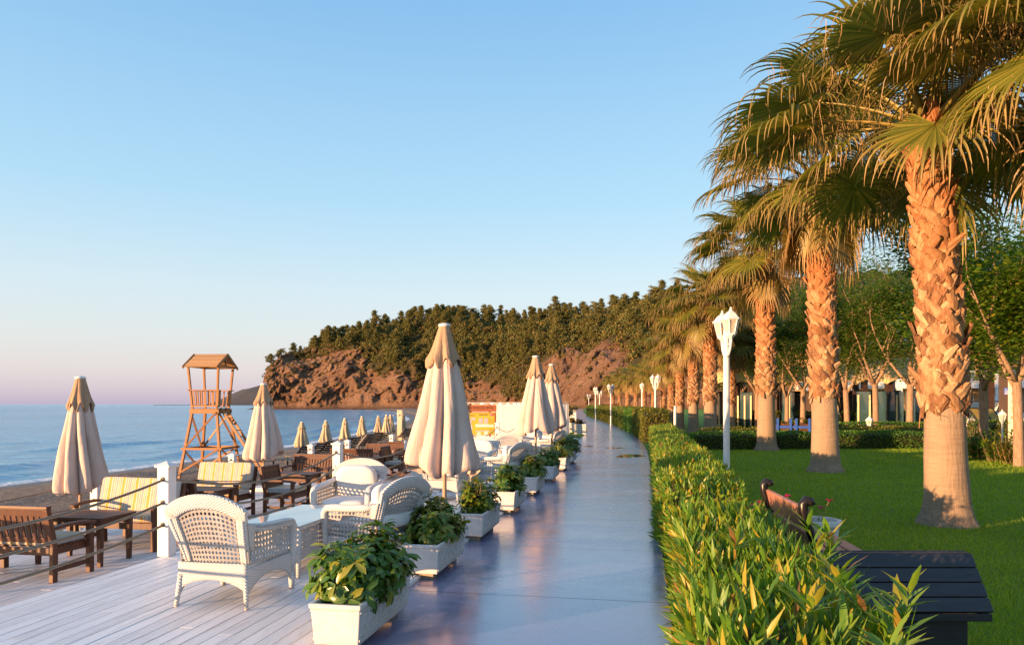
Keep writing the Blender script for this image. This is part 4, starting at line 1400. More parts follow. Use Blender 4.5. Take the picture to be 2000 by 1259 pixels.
def mat_rope():
    m, nt, out = nodes_of('hemp_rope')
    uv = nt.nodes.new('ShaderNodeTexCoord').outputs['UV']
    sx = nt.nodes.new('ShaderNodeSeparateXYZ'); nt.links.new(uv, sx.inputs[0])
    s = math_(nt, 'SINE', math_(nt, 'MULTIPLY', math_(nt, 'ADD', math_(nt, 'MULTIPLY', sx.outputs[0], .8), sx.outputs[1]), 2 * PI / .022))
    c = ramp(nt, s, [(0, (.30, .24, .175)), (.7, (.56, .47, .36))])
    pbsdf(nt, out, c, .85, bump_(nt, s, .9, .006), .15)
    return m
M_rope = mat_rope()
M_dark = pmat('dark_iron', (.022, .020, .022), (.035, .03, .03), 20, .45)
M_soil = pmat('potting_soil', (.05, .032, .02), (.09, .055, .035), 30, .95, .8, 40, .02)
def mat_plaster():
    m, nt, out = nodes_of('painted_concrete')
    v = coords(nt, 'Object'); n = noise_(nt, v, 7, 6, .65); n2 = noise_(nt, v, 60, 4)
    c = ramp(nt, n, [(.3, (.53, .51, .49)), (.6, (.62, .605, .59))])
    pit = ramp(nt, noise_(nt, v, 55, 3, .5), [(.27, 1.), (.31, 0.)])
    c = mix(nt, math_(nt, 'MULTIPLY', pit, .5), c, (.25, .21, .17))
    sx = nt.nodes.new('ShaderNodeSeparateXYZ'); nt.links.new(v, sx.inputs[0])
    dirt = math_(nt, 'MULTIPLY', ramp(nt, n, [(.5, 0.), (.7, 1.)]), ramp(nt, sx.outputs[2], [(.05, 1.), (.16, 0.)]))
    c = mix(nt, math_(nt, 'MULTIPLY', dirt, .5), c, (.36, .31, .26))
    pbsdf(nt, out, c, .6, bump_(nt, math_(nt, 'SUBTRACT', n2, math_(nt, 'MULTIPLY', pit, 1.)), .3, .004), .35)
    return m
M_plaster = mat_plaster()
M_block = pmat('bare_concrete_block', (.40, .33, .25), (.27, .22, .17), 14, .85, .6, 40, .006)

# ---------------------------------------------------------------- wicker armchair (faces +Y)
def wicker_proto(label, cushions=True):
    t = thing('wicker_armchair', label, 'armchair', (0, 0, 0), 0, 'white wicker armchairs on the deck')
    Hs = .36
    def back(u, v):            # u -1..1, v 0..1, from the seat up
        x = u * (.285 + .075 * v ** 1.2)
        top = .93 - .13 * abs(u) ** 2.4
        z = .34 + (top - .34) * v
        y = -.325 - .135 * v + .05 * u * u * (1 - .2 * v) + .02 * math.cos(v * PI) 
        return (x, y, z)
    # open cane field inside the woven band
    def inner(u, v): 
        uu = (u * 2 - 1) * .80; q = v * .84
        lim = 1 - .10 * abs(uu) ** 2.0
        return back(uu, q * lim)
    b = MB(); b.cane(inner, 15, 12, .345)
    b.build('back_cane', M_weave, t, solid=.008)
    # band: arch round the field, woven, thick, rolled over at the rear
    b = MB()
    path = []
    for i in range(41):
        s = i / 40
        if s < .3: u, v = -1, s / .3
        elif s > .7: u, v = 1, (1 - s) / .3
        else: u, v = -1 + 2 * (s - .3) / .4, 1
        path.append((u, v))
    def band(s, w):
        i = min(39, int(s * 40)); f = s * 40 - i
        u = path[i][0] * (1 - f) + path[i + 1][0] * f; v = path[i][1] * (1 - f) + path[i + 1][1] * f
        # inner edge pulled towards the field
        ui = max(-.78, min(.78, u)); vi = min(.81 * (1 - .10 * ui ** 2), v)
        uo, vo = u * 1.0, v
        uu = ui + (uo - ui) * w; vv = vi + (vo - vi) * w
        x, y, z = back(uu, vv)
        bulge = math.sin(w * PI) * .018
        return (x * (1 + .05 * max(0, w - .85)), y - bulge * .4 - .0, z)
    b.grid(lambda s, w: band(s, w), 60, 6, us=2.1, vs_=.13)
    b.build('back_band', M_weave, t, smooth=True, solid=.034)
    # side wings: the band runs down behind the arms to the waist
    for sg in (-1, 1):
        b = MB()
        def wing(s, w, sg=sg):
            x, y, z = back(sg * 1.0, .78 - .50 * s)
            return (x + sg * .010, y + w * (.10 - .06 * s), z - w * .03)
        b.grid(wing, 8, 4, us=.3, vs_=.1)
        b.build('back_wing', M_weave, t, smooth=True, solid=.022)
        # tubular rear upright
        b = MB()
        p = [back(sg * .93, v) for v in (.80, .5, .2, 0)]
        b.tube([(x, y - .022, z) for x, y, z in p] + [(sg * .275, -.35, .24)], .014, 8)
        b.build('upright', M_weave, t, smooth=True)
        # arm: thick woven roll
        b = MB()
        a0 = back(sg * .98, .5)
        pts = [(a0[0], a0[1] + .02, .655), (sg * .34, -.2, .635), (sg * .345, 0, .62), (sg * .345, .20, .612), (sg * .345, .30, .60), (sg * .345, .335, .555), (sg * .342, .338, .45), (sg * .338, .338, .30), (sg * .335, .338, .13)]
        b.tube(pts, [.040, .046, .048, .048, .046, .044, .042, .040, .036], 10, True, .8)
        b.build('armrest', M_weave, t, smooth=True)
        # side cane panel
        b = MB()
        def sp(u, v, sg=sg): return (sg * (.335 - .035 * (1 - u)), -.31 - .03 * v * (1 - u) + u * .62, .31 + v * (.295 - .02 * u))
        b.cane(sp, 14, 6, .36)
        b.build('side_cane', M_weave, t, solid=.008)
        # side apron with an arched lower edge
        b = MB()
        def ap(u, v, sg=sg):
            lo = .10 + .13 * (1 - (2 * u - 1) ** 2) ** .8
            return (sg * (.337 - .040 * (1 - u)), -.335 + u * .665, lo + (.325 - lo) * v)
        b.grid(ap, 20, 6, us=.66, vs_=.22); b.build('side_apron', M_weave, t, smooth=True, solid=.02)
        # legs
        b = MB(); b.tube([(sg * .285, -.335, .26), (sg * .30, -.350, .12), (sg * .312, -.365, 0)], [.026, .021, .017], 10); b.build('leg', M_weave, t, smooth=True)
        b = MB(); b.tube([(sg * .335, .335, .16), (sg * .336, .338, 0)], [.032, .022], 10); b.build('leg', M_weave, t, smooth=True)
    # front and rear aprons
    b = MB()
    def ra(u, v):
        x = (2 * u - 1); lo = .12 + .105 * (1 - x * x) ** .75
        return (x * (.303 + .0 * v) * (1 - .04 * (1 - v) * 0), -.345 + .012 * (1 - v) * 0 + .006 * x * x, lo + (.36 - lo) * v)
    b.grid(ra, 22, 7, us=.6, vs_=.24); b.build('rear_apron', M_weave, t, smooth=True, solid=.02)
    b = MB()
    def fa(u, v):
        x = (2 * u - 1); lo = .13 + .09 * (1 - x * x) ** .75
        return (x * .33, .335 + .015 * (1 - x * x), lo + (.34 - lo) * v)
    b.grid(fa, 22, 6, us=.66, vs_=.21); b.build('front_apron', M_weave, t, smooth=True, solid=.02)
    b = MB(); b.box((0, 0, .335), (.62, .66, .03)); b.build('seat', M_weave, t, bevel=.008)
    # cushions
    b = MB()
    def pill(cx, cy, cz, sx, sy, sz, ex=.35, rot=0., puff=.5):
        n, m = 24, 14
        def f(u, v):
            a = 2 * PI * u; c = -PI / 2 + PI * v
            sp_ = lambda q, e: math.copysign(abs(q) ** e, q)
            x = sp_(math.cos(a), ex) * sp_(math.cos(c), ex * .9); y = sp_(math.sin(a), ex) * sp_(math.cos(c), ex * .9); z = sp_(math.sin(c), puff)
            wr = 1 + .02 * mnoise.noise(Vector((x * 3, y * 3, z * 2)))
            p = Vector((x * sx * wr, y * sy * wr, z * sz))
            p = Matrix.Rotation(rot, 3, 'X') @ p
            return (cx + p.x, cy + p.y, cz + p.z)
        b.grid(f, n * 2, m * 2)
    if not cushions: return t
    pill(0, .01, .405, .285, .315, .065, .32); b.build('seat_cushion', M_cushion, t, smooth=True)
    b = MB(); pill(0, -.275, .635, .265, .225, .07, .55, R(75)); b.build('back_cushion', M_cushion, t, smooth=True)
    return t

WL = [
    ((-3.43, 5.60), 0, 'nearest white wicker armchair, seen from behind, open cane back towards the camera'),
    ((-3.64, 8.50), R(184), 'wicker armchair facing the camera across the glass table, plump white back cushion'),
    ((-2.72, 6.95), R(68), 'wicker armchair turned sideways behind the second planter, its round back edge up'),
    ((-3.40, 12.0), R(3), 'wicker armchair seen from behind under the hem of the large parasol'),
    ((-3.55, 15.2), R(176), 'wicker armchair facing the camera, cushioned, just right of the large parasol hem'),
    ((-2.70, 13.5), R(66), 'wicker armchair turned sideways, behind the fourth planter'),
    ((-3.45, 18.6), R(4), 'wicker armchair seen from behind before the white timber screen'),
    ((-2.72, 20.1), R(70), 'wicker armchair turned sideways behind the seventh planter, right of the second parasol'),
    ((-3.5, 21.9), R(180), 'farthest wicker armchair, facing the camera before the white screen'),
    ((-3.3, 25.0), R(10), 'far wicker armchair seen from behind beside the fourth deck post'),
    ((-4.15, 13.6), R(-78), 'wicker armchair on the rope side of the second glass table, seen past the large parasol'),
]
w0 = wicker_proto(WL[0][2], False); w0.location = (*WL[0][0], 0); w0.rotation_euler = (0, 0, WL[0][1])
w1 = wicker_proto(WL[1][2]); w1.location = (*WL[1][0], 0); w1.rotation_euler = (0, 0, WL[1][1])
for (p, rz, lb) in WL[2:]: dup(w1, lb, (*p, 0), rz)

def wicker_table(label, loc, rz=0):
    t = thing('wicker_table', label, 'table', loc, rz, 'glass-topped wicker tables')
    L, Wd, H = 1.36, .66, .50
    b = MB(); b.box((0, 0, H - .004), (Wd, L, .010)); b.build('glass_top', M_glass, t, bevel=.003)
    b = MB(); b.box((0, 0, H - .028), (Wd - .02, L - .02, .034)); b.build('top_frame', M_weave, t, bevel=.006)
    for sg in (-1, 1):
        b = MB(); b.cane(lambda u, v: (sg * (Wd / 2 - .03), (u - .5) * (L - .1), .17 + v * .275), 30, 6, .30); b.build('side_cane', M_weave, t, solid=.008)
        b = MB(); b.cane(lambda u, v: ((u - .5) * (Wd - .1), sg * (L / 2 - .03), .17 + v * .275), 14, 6, .30); b.build('end_cane', M_weave, t, solid=.008)
        for s2 in (-1, 1):
            b = MB(); b.tube([(sg * (Wd / 2 - .035), s2 * (L / 2 - .035), H - .04), (sg * (Wd / 2 - .03), s2 * (L / 2 - .03), 0)], [.030, .020], 10); b.build('leg', M_weave, t, smooth=True)
    return t
t0 = wicker_table('glass-topped wicker table between the nearest armchairs', (-3.50, 6.92, 0))
dup(t0, 'glass-topped wicker table of the second seating group, behind the large parasol', (-3.45, 13.6, 0))
dup(t0, 'small far glass-topped wicker table before the white screen', (-3.5, 20.2, 0))

# ---------------------------------------------------------------- hardwood benches (face +Y), tables
def cushion_box(b, c, d, r=.035, puff=.012):
    n = 14
    def face(fn): b.grid(fn, n, 6)
    sx, sy, sz = d[0] / 2, d[1] / 2, d[2] / 2
    def f(u, v):
        a = 2 * PI * u; cc = -PI / 2 + PI * v
        sp_ = lambda q, e: math.copysign(abs(q) ** e, q)
        x = sp_(math.cos(a), .12) * sp_(math.cos(cc), .14); y = sp_(math.sin(a), .12) * sp_(math.cos(cc), .14); z = sp_(math.sin(cc), .16)
        q = 1 + .05 * mnoise.noise(Vector((x * 4 + c[0] * 3, y * 4, z)))
        return (c[0] + x * sx, c[1] + y * sy * q, c[2] + z * sz * q)
    b.grid(f, 64, 20)
def bench(name, label, wdt, loc, rz, back_cushion, cat='bench', group='dark hardwood benches on the lower deck'):
    t = thing(name, label, cat, loc, rz, group)
    hw = wdt / 2
    tl = R(10)
    # back legs continue up as stiles
    for sg in (-1, 1):
        b = MB()
        b.beam((sg * (hw - .03), -.27, 0), (sg * (hw - .03), -.26, .40), .055, .07)
        b.beam((sg * (hw - .03), -.26, .395), (sg * (hw - .03), -.36, .83), .055, .06)
        b.build('leg', M_teak, t, bevel=.005)
        b = MB(); b.box((sg * (hw - .03), .27, .305), (.06, .07, .61)); b.build('leg', M_teak, t, bevel=.005)
        b = MB()
        pts = [(-.32, .60), (-.1, .615), (.1, .615), (.24, .605), (.33, .585)]
        for i in range(len(pts) - 1):
            b.beam((sg * (hw - .03), pts[i][0] - .004, pts[i][1]), (sg * (hw - .03), pts[i + 1][0] + .004, pts[i + 1][1]), .075 - .0005 * i, .036 - .0004 * i)
        b.build('armrest', M_teak, t, bevel=.006)
        b = MB(); b.box((sg * (hw - .03), .005, .135), (.035, .47, .05)); b.build('stretcher', M_teak, t, bevel=.003)
    b = MB()
    b.box((0, .262, .335), (wdt - .12, .03, .085)); b.box((0, -.25, .335), (wdt - .12, .03, .085))
    for sg in (-1, 1): b.box((sg * (hw - .075), .005, .335), (.028, .48, .08))
    for i in range(7): b.box((0, -.20 + i * .069, .388), (wdt - .13, .055, .02))
    b.build('seat', M_teak, t, bevel=.003)
    b = MB()
    bk = lambda z: -.258 - (z - .395) * .23
    b.beam((-hw + .06, bk(.79), .79), (hw - .06, bk(.79), .79), .03, .085, (0, -.23, 1))
    b.box((0, bk(.845), .848), (wdt, .07, .03))
    b.beam((-hw + .06, bk(.47), .47), (hw - .06, bk(.47), .47), .03, .06, (0, -.23, 1))
    ns = int((wdt - .12) / .074)
    for i in range(ns):
        x = -hw + .06 + (i + .5) * (wdt - .12) / ns
        b.beam((x, bk(.495), .495), (x, bk(.755), .755), .056, .018, (0, 1, 0))
    b.build('backrest', M_teak, t, bevel=.003)
    b = MB(); cushion_box(b, (0, .01, .438), (wdt - .14, .50, .085)); b.build('seat_cushion', M_stripe, t, smooth=True)
    if back_cushion:
        b = MB(); cushion_box(b, (0, 0, 0), (wdt - .08, .13, .47))
        o = b.build('back_cushion', M_stripe, t, smooth=True); o.location = (0, -.235, .70); o.rotation_euler = (R(13), 0, 0)
    return t
LZ = -.35
B = bench('hardwood_bench', 'nearest dark bench at the left edge, its slatted back towards the camera', 1.25, (-7.09, 7.22, LZ), 0, False)
B2 = bench('hardwood_bench', 'bench with yellow striped cushions facing the camera, behind the nearest rope post', 1.28, (-7.12, 8.92, LZ), PI, True)
dup(B2, 'farther bench with yellow striped back cushion, in front of the watchtower', (-7.47, 11.62, LZ), PI, scale=(.86, 1, 1))
dup(B, 'dark bench back to back with the first striped bench, only its top rail showing', (-7.1, 9.85, LZ), 0)
dup(B, 'dark chair-wide bench turned sideways, right of the farther striped bench', (-6.45, 12.2, LZ), R(-90), scale=(.52, 1, 1))
dup(B, 'sunlit slatted bench facing the camera beyond the farther striped bench, left of the rope post', (-7.25, 14.75, LZ), PI, scale=(.9, 1, 1))
dup(B, 'slatted bench back to back with the one beyond the striped bench', (-7.3, 15.6, LZ), 0, scale=(.85, 1, 1))
dup(B, 'sunlit slatted bench seen from behind, just right of the second rope post', (-7.32, 17.55, LZ), 0, scale=(.92, 1, 1))
dup(B, 'dark bench turned sideways left of the large parasol hem', (-6.5, 18.3, LZ), R(-90), scale=(.6, 1, 1))
dup(B, 'slatted bench facing the camera, top rail level above the sunlit one', (-7.25, 19.2, LZ), PI)
dup(B, 'farthest slatted bench, closest to the large parasol edge', (-7.0, 21.0, LZ), 0)

dup(B, 'unseen dark bench added beyond the left edge to shade the nearest bench', (-8.5, 5.68, LZ), R(-48))  # unseen bench, added and turned so its back throws shade on the nearest one
def wood_table(label, loc, L=1.0, Wd=.62, H=.60):
    t = thing('hardwood_table', label, 'table', loc, 0, 'low hardwood tables on the lower deck')
    b = MB()
    n = 7
    for i in range(n): b.box((0, -Wd / 2 + .05 + (i + .5) * (Wd - .1) / n, H - .012), (L - .1, (Wd - .1) / n - .006, .022))
    for sg in (-1, 1):
        b.box((0, sg * (Wd / 2 - .025), H - .011), (L, .05, .026)); b.box((sg * (L / 2 - .025), 0, H - .0115), (.05, Wd - .1, .026))
    b.build('tabletop', M_teak, t, bevel=.003)
    b = MB()
    for sg in (-1, 1):
        b.box((0, sg * (Wd / 2 - .06), H - .065), (L - .16, .022, .075)); b.box((sg * (L / 2 - .06), 0, H - .065), (.022, Wd - .16, .075))
    b.build('apron', M_teak, t, bevel=.002)
    for sx in (-1, 1):
        for sy in (-1, 1):
            b = MB(); p = (sx * (L / 2 - .06), sy * (Wd / 2 - .06))
            b.V = []; w0, w1 = .035, .024
            b.add([(p[0] + a * w, p[1] + c * w, z) for z, w in ((0, w1), (H - .027, w0)) for a, c in ((-1, -1), (1, -1), (1, 1), (-1, 1))], [(3, 2, 1, 0), (4, 5, 6, 7)] + [(i, (i + 1) % 4, 4 + (i + 1) % 4, 4 + i) for i in range(4)])
            b.build('leg', M_teak, t, bevel=.004)
    return t
T = wood_table('nearest low hardwood table between the two nearest benches', (-7.0, 7.98, LZ))
dup(T, 'low hardwood table in front of the farther striped bench', (-7.25, 10.72, LZ))
dup(T, 'low hardwood table before the sunlit slatted bench, left of the second rope post', (-7.0, 13.5, LZ))
dup(T, 'far low hardwood table beside the sideways bench near the large parasol', (-7.2, 18.35, LZ))

# ---------------------------------------------------------------- white posts and ropes
def post_proto(name, label, H, group, holes):
    t = thing(name, label, 'post', (0, 0, 0), 0, group)
    b = MB(); b.box((0, 0, H / 2 - .02), (.135, .135, H - .04)); b.build('shaft', M_white, t, bevel=.006)
    b = MB(); b.box((0, 0, H - .028), (.175, .175, .026)); b.mi = 0
    b.add([(-.078, -.078, H - .0148), (.078, -.078, H - .0148), (.078, .078, H - .0148), (-.078, .078, H - .0148), (0, 0, H + .028)], [(0, 1, 4), (1, 2, 4), (2, 3, 4), (3, 0, 4), (3, 2, 1, 0)])
    b.build('cap', M_white, t, bevel=.004)
    for z in holes:
        b = MB(); b.M = Matrix.Translation((0, -.0685, z)) @ Matrix.Rotation(R(90), 4, 'X')
        b.lathe([(.013, 0), (.026, .002), (.026, .006), (.013, .008)], 14, cap=False); b.build('rope_ring', M_dark, t)
    return t
RZ = (.835, .585, .345)
P0 = post_proto('rope_post', 'nearest white rope post, standing at the deck step behind the nearest wicker armchair', 1.0, 'white posts carrying the ropes along the deck step', RZ)
PY = [2.6, 6.98, 11.4, 15.85, 20.3, 24.8, 29.2]
PX = -5.10
P0.location = (PX, PY[1], 0)
nm = {2: 'second white rope post, right behind the cushioned wicker armchair', 3: 'third white rope post, left of the large parasol pole', 4: 'fourth rope post, half hidden by the large parasol', 5: 'fifth rope post, in front of the yellow notice board', 6: 'sixth and farthest rope post of the deck step'}
for i in range(2, 7): dup(P0, nm[i], (PX, PY[i], 0))
Q0 = post_proto('rope_post', 'white post at the sea side, behind the left parasol hem', .92, 'white posts along the sea side of the lower deck', (.80, .45))
sea_posts = [(-8.72, 10.2), (-8.72, 14.1), (-8.72, 17.8), (-8.72, 20.2), (-8.72, 24.0)]
Q0.location = (*sea_posts[0], LZ)
for p, lb in zip(sea_posts[1:], ['white sea-side post in front of the second parasol, right of the watchtower legs', 'white sea-side post left of the second rope post, before a cream beach parasol', 'white sea-side post between two cream beach parasols', 'farthest white post of the sea side, near the large parasol']):
    dup(Q0, lb, (*p, LZ))
def rope(label, a, c, sag, r, group):
    a, c = Vector(a), Vector(c)
    b = MB(); pts = []
    for i in range(25):
        t = i / 24; p = a.lerp(c, t); p.z -= sag * 4 * t * (1 - t); pts.append(p - a)
    b.tube(pts, r, 8)
    o = b.build('rope', M_rope, smooth=True); o.location = a
    tag(o, label, 'rope', group)
lv = ['upper', 'middle', 'lower']; bays = ['leftmost bay, swinging off towards the left edge', 'bay between the first and second white posts', 'bay between the second and third white posts', 'bay hidden behind the large parasol', 'bay before the yellow notice board', 'farthest bay of the deck step']
for i in range(6):
    for k in range(3):
        rope('%s rope of the %s' % (lv[k], bays[i]), (PX, PY[i] + (.0 if i else 0), RZ[k]), (PX, PY[i + 1], RZ[k]), (.24, .24, .20)[k] if i else (.20, .17, .15)[k], .0145, 'ropes slung between the white posts')
sb = ['left of the second sea-side post', 'between the second and third sea-side posts', 'between the third and fourth sea-side posts', 'in the farthest sea-side bay']
for i in range(4):
    for k, z in enumerate((.80, .45)):
        p, q = sea_posts[i], sea_posts[i + 1]
        rope('%s sea-side rope %s' % (('upper', 'lower')[k], sb[i]), (p[0], p[1], LZ + z), (q[0], q[1], LZ + z), .16, .011, 'ropes along the sea side of the lower deck')
rope('upper sea-side rope running left out of the picture behind the left parasol', (-8.72, 5.5, LZ + .8), (-8.72, 10.2, LZ + .8), .16, .011, 'ropes along the sea side of the lower deck')

# ---------------------------------------------------------------- closed parasols
def parasol(name, label, loc, H, Lc, rb, seed, cloth, flap, group, base=True, flapf=.27, slim=1.0, rz=0):
    r = random.Random(seed)
    t = thing(name, label, 'parasol', loc, rz, group)
    zt = H - .035
    ph = [r.uniform(-.24, .24) for _ in range(8)]; am = [r.uniform(.6, 1.5) for _ in range(8)]; ln = [r.uniform(-.06, .06) for _ in range(8)]; bo = [r.uniform(.93, 1.07) for _ in range(8)]
    def fold(th):
        k = th / (2 * PI) * 8; i = int(k) % 8; f = k - int(k); j = (i + 1) % 8; w = .5 - .5 * math.cos(f * PI)
        lp = lambda a: a[i] * (1 - w) + a[j] * w
        return lp
    def can(u, v):
        th = 2 * PI * u; lp = fold(th)
        rr = .055 + (rb - .055) * v ** .92
        tw = lp(ph) * v + .12 * math.sin(v * 4 + seed)
        sl = abs(math.sin(4 * (th + tw)))
        A_ = min(.62, .42 * lp(am)) * min(1, v * 1.4 + .15)
        rr *= 1 - A_ + A_ * sl ** .62
        rr *= 1 + .10 * mnoise.noise(Vector((math.cos(th) * 2.4, math.sin(th) * 2.4, v * 2.2 + seed))) * v + .032 * mnoise.noise(Vector((math.cos(th) * 9, math.sin(th) * 9, v * 4 + seed))) + .008 * mnoise.noise(Vector((math.cos(th) * 22, math.sin(th) * 22, v * 9 + seed)))
        rr *= lp(bo)
        rr *= 1 - .07 * max(0, (v - .93) / .07) ** 2
        z = zt - Lc * v * (1 + (lp(ln) + .018 * math.cos(8 * (th + tw) + .6)) * v ** 3)
        return (rr * math.cos(th), rr * math.sin(th), z)
    b = MB(); b.grid(can, 144, 30); b.build('canopy', cloth, t, smooth=True, solid=.004, merge=True)
    def flp(u, v):
        th = 2 * PI * u; lp = fold(th)
        x, y, z = can(u, v * flapf)
        wv = math.cos(8 * th + 1.1)
        k = 1 + .05 + .26 * v ** 3 * (.6 + .4 * wv)
        z = zt + .008 - Lc * flapf * v * (1 + .13 * math.cos(8 * th + .2) * v * v * lp(am))
        return (x * k, y * k, z)
    b = MB(); b.grid(flp, 144, 14); b.build('vent_flap', flap, t, smooth=True, solid=.004, merge=True)
    b = MB(); b.lathe([(.074, -.018), (.078, 0), (.074, .012), (.04, .026), (0.005, .03)], 20, (0, 0, H - .028)); b.build('top_cap', M_white, t, smooth=True)
    b = MB(); b.tube([(0, 0, .04), (0, 0, zt - .1)], .026, 14); b.build('pole', M_pole, t, smooth=True)
    if base:
        b = MB(); b.box((0, 0, .045), (.5, .5, .09)); b.build('base', M_white, t, bevel=.02)
        b = MB(); b.tube([(0, 0, .09), (0, 0, .34)], .036, 12); b.build('base_sleeve', M_white, t, smooth=True)
    return t
GP = 'closed beige parasols on the decks'
parasol('closed_parasol', 'large closed beige parasol in the middle, behind the second planter', (-2.47, 8.72, 0), 2.66, 1.80, .50, 3, M_canopy, M_flap, GP)
parasol('closed_parasol', 'closed beige parasol right of the white screen, second along the planters', (-2.45, 16.3, 0), 2.76, 1.72, .46, 5, M_canopy, M_flap, GP, rz=1)
parasol('closed_parasol', 'closed beige parasol half hidden behind the second one along the planters', (-2.48, 19.4, 0), 2.74, 1.72, .44, 8, M_canopy, M_flap, GP, rz=2)
x, y = W(157, 10.9); parasol('closed_parasol', 'closed beige parasol at far left, above the nearest hardwood table', (x, y, LZ), 2.42, 1.66, .385, 13, M_canopy, M_flap, GP, rz=.4)
x, y = W(515, 16.6); parasol('closed_parasol', 'closed beige parasol right of the watchtower, on the lower deck', (x, y, LZ), 2.48, 1.66, .47, 21, M_canopy, M_flap, GP, rz=1.7)

# cream parasols and loungers on the beach
def beach_z(x, y):
    d = x - shore(y)
    return -1.6 + float(np.interp(d, [-4, 0, 3, 6, 9, 16, 22], [-.5, -.02, .22, .62, .68, .78, .9])) + .1
bp = [(590, 30.5, 'leftmost cream beach parasol'), (637, 34.5, 'second cream beach parasol from the left, rising behind a rope post'), (674, 37.5, 'third cream beach parasol from the left'), (707, 42, 'fourth cream beach parasol from the left'),
      (739, 47, 'fifth cream beach parasol, left of the overlapping pair'), (755, 40.5, 'front one of the overlapping pair of cream beach parasols'), (763, 47, 'rear one of the overlapping pair of cream beach parasols'), (787, 49, 'last cream beach parasol, beside the shower tower')]
proto = None
for i, (px, D, lb) in enumerate(bp):
    x, y = W(px, D); z = beach_z(x, y)
    H = ZAT((823, 820, 816, 812, 811, 809, 809, 805)[i], D) - z
    if proto is None:
        proto = parasol('beach_parasol', lb, (x, y, z), 2.3, 1.45, .34, 31, M_cream, M_cream, 'closed cream parasols on the beach', base=False, flapf=.26); q = proto
    else: q = dup(proto, lb, (x, y, z), i * .9)
    q.scale = (1, 1, H / 2.3)
def lounger(label, loc, rz):
    t = thing('beach_lounger', label, 'lounger', loc, rz, 'black loungers on the beach')
    b = MB()
    for sg in (-1, 1):
        b.beam((sg * .3, -.5, .28), (sg * .3, .9, .30), .05, .05)
    for i in range(9): b.box((0, -.3 + i * .145, .30), (.58, .10, .022))
    b.build('seat', M_dark, t)
    b = MB()
    for sg in (-1, 1): b.beam((sg * .3, -.45, .3), (sg * .3, -1.0, .86), .05, .05)
    for i in range(6): b.beam((-.29, -.52 - i * .088, .38 + i * .09), (.29, -.52 - i * .088, .38 + i * .09), .08, .02, (0, .7, .7))
    b.build('backrest', M_dark, t)
    for sx in (-1, 1):
        for y in (-.4, .8):
            b = MB(); b.beam((sx * .3, y, .27), (sx * .32, y, 0), .045, .045, (0, 1, 0)); b.build('leg', M_dark, t)
    return t
ll = [(572, 27, 'leftmost black lounger on the beach, behind the slatted bench'), (598, 29, 'black lounger right of the leftmost cream parasol'), (618, 30.5, 'black lounger between the first two cream parasols'),
      (655, 33.5, 'black lounger left of the third cream parasol'), (667, 34.2, 'black lounger close under the third cream parasol'), (694, 37.5, 'black lounger between the third and fourth cream parasols'), (703, 38, 'black lounger just left of the fourth cream parasol pole'),
      (717, 40.5, 'black lounger right of the fourth cream parasol'), (726, 41, 'black lounger left of the overlapping cream pair'), (775, 47, 'black lounger between the overlapping pair and the shower tower'), (785, 48, 'farthest black lounger, at the foot of the shower tower')]
l0 = None
for i, (px, D, lb) in enumerate(ll):
    x, y = W(px, D); p = (x, y, beach_z(x, y) + .02)
    if l0 is None: l0 = lounger(lb, p, R(62))
    else: dup(l0, lb, p, R(62 + (i * 7) % 12))

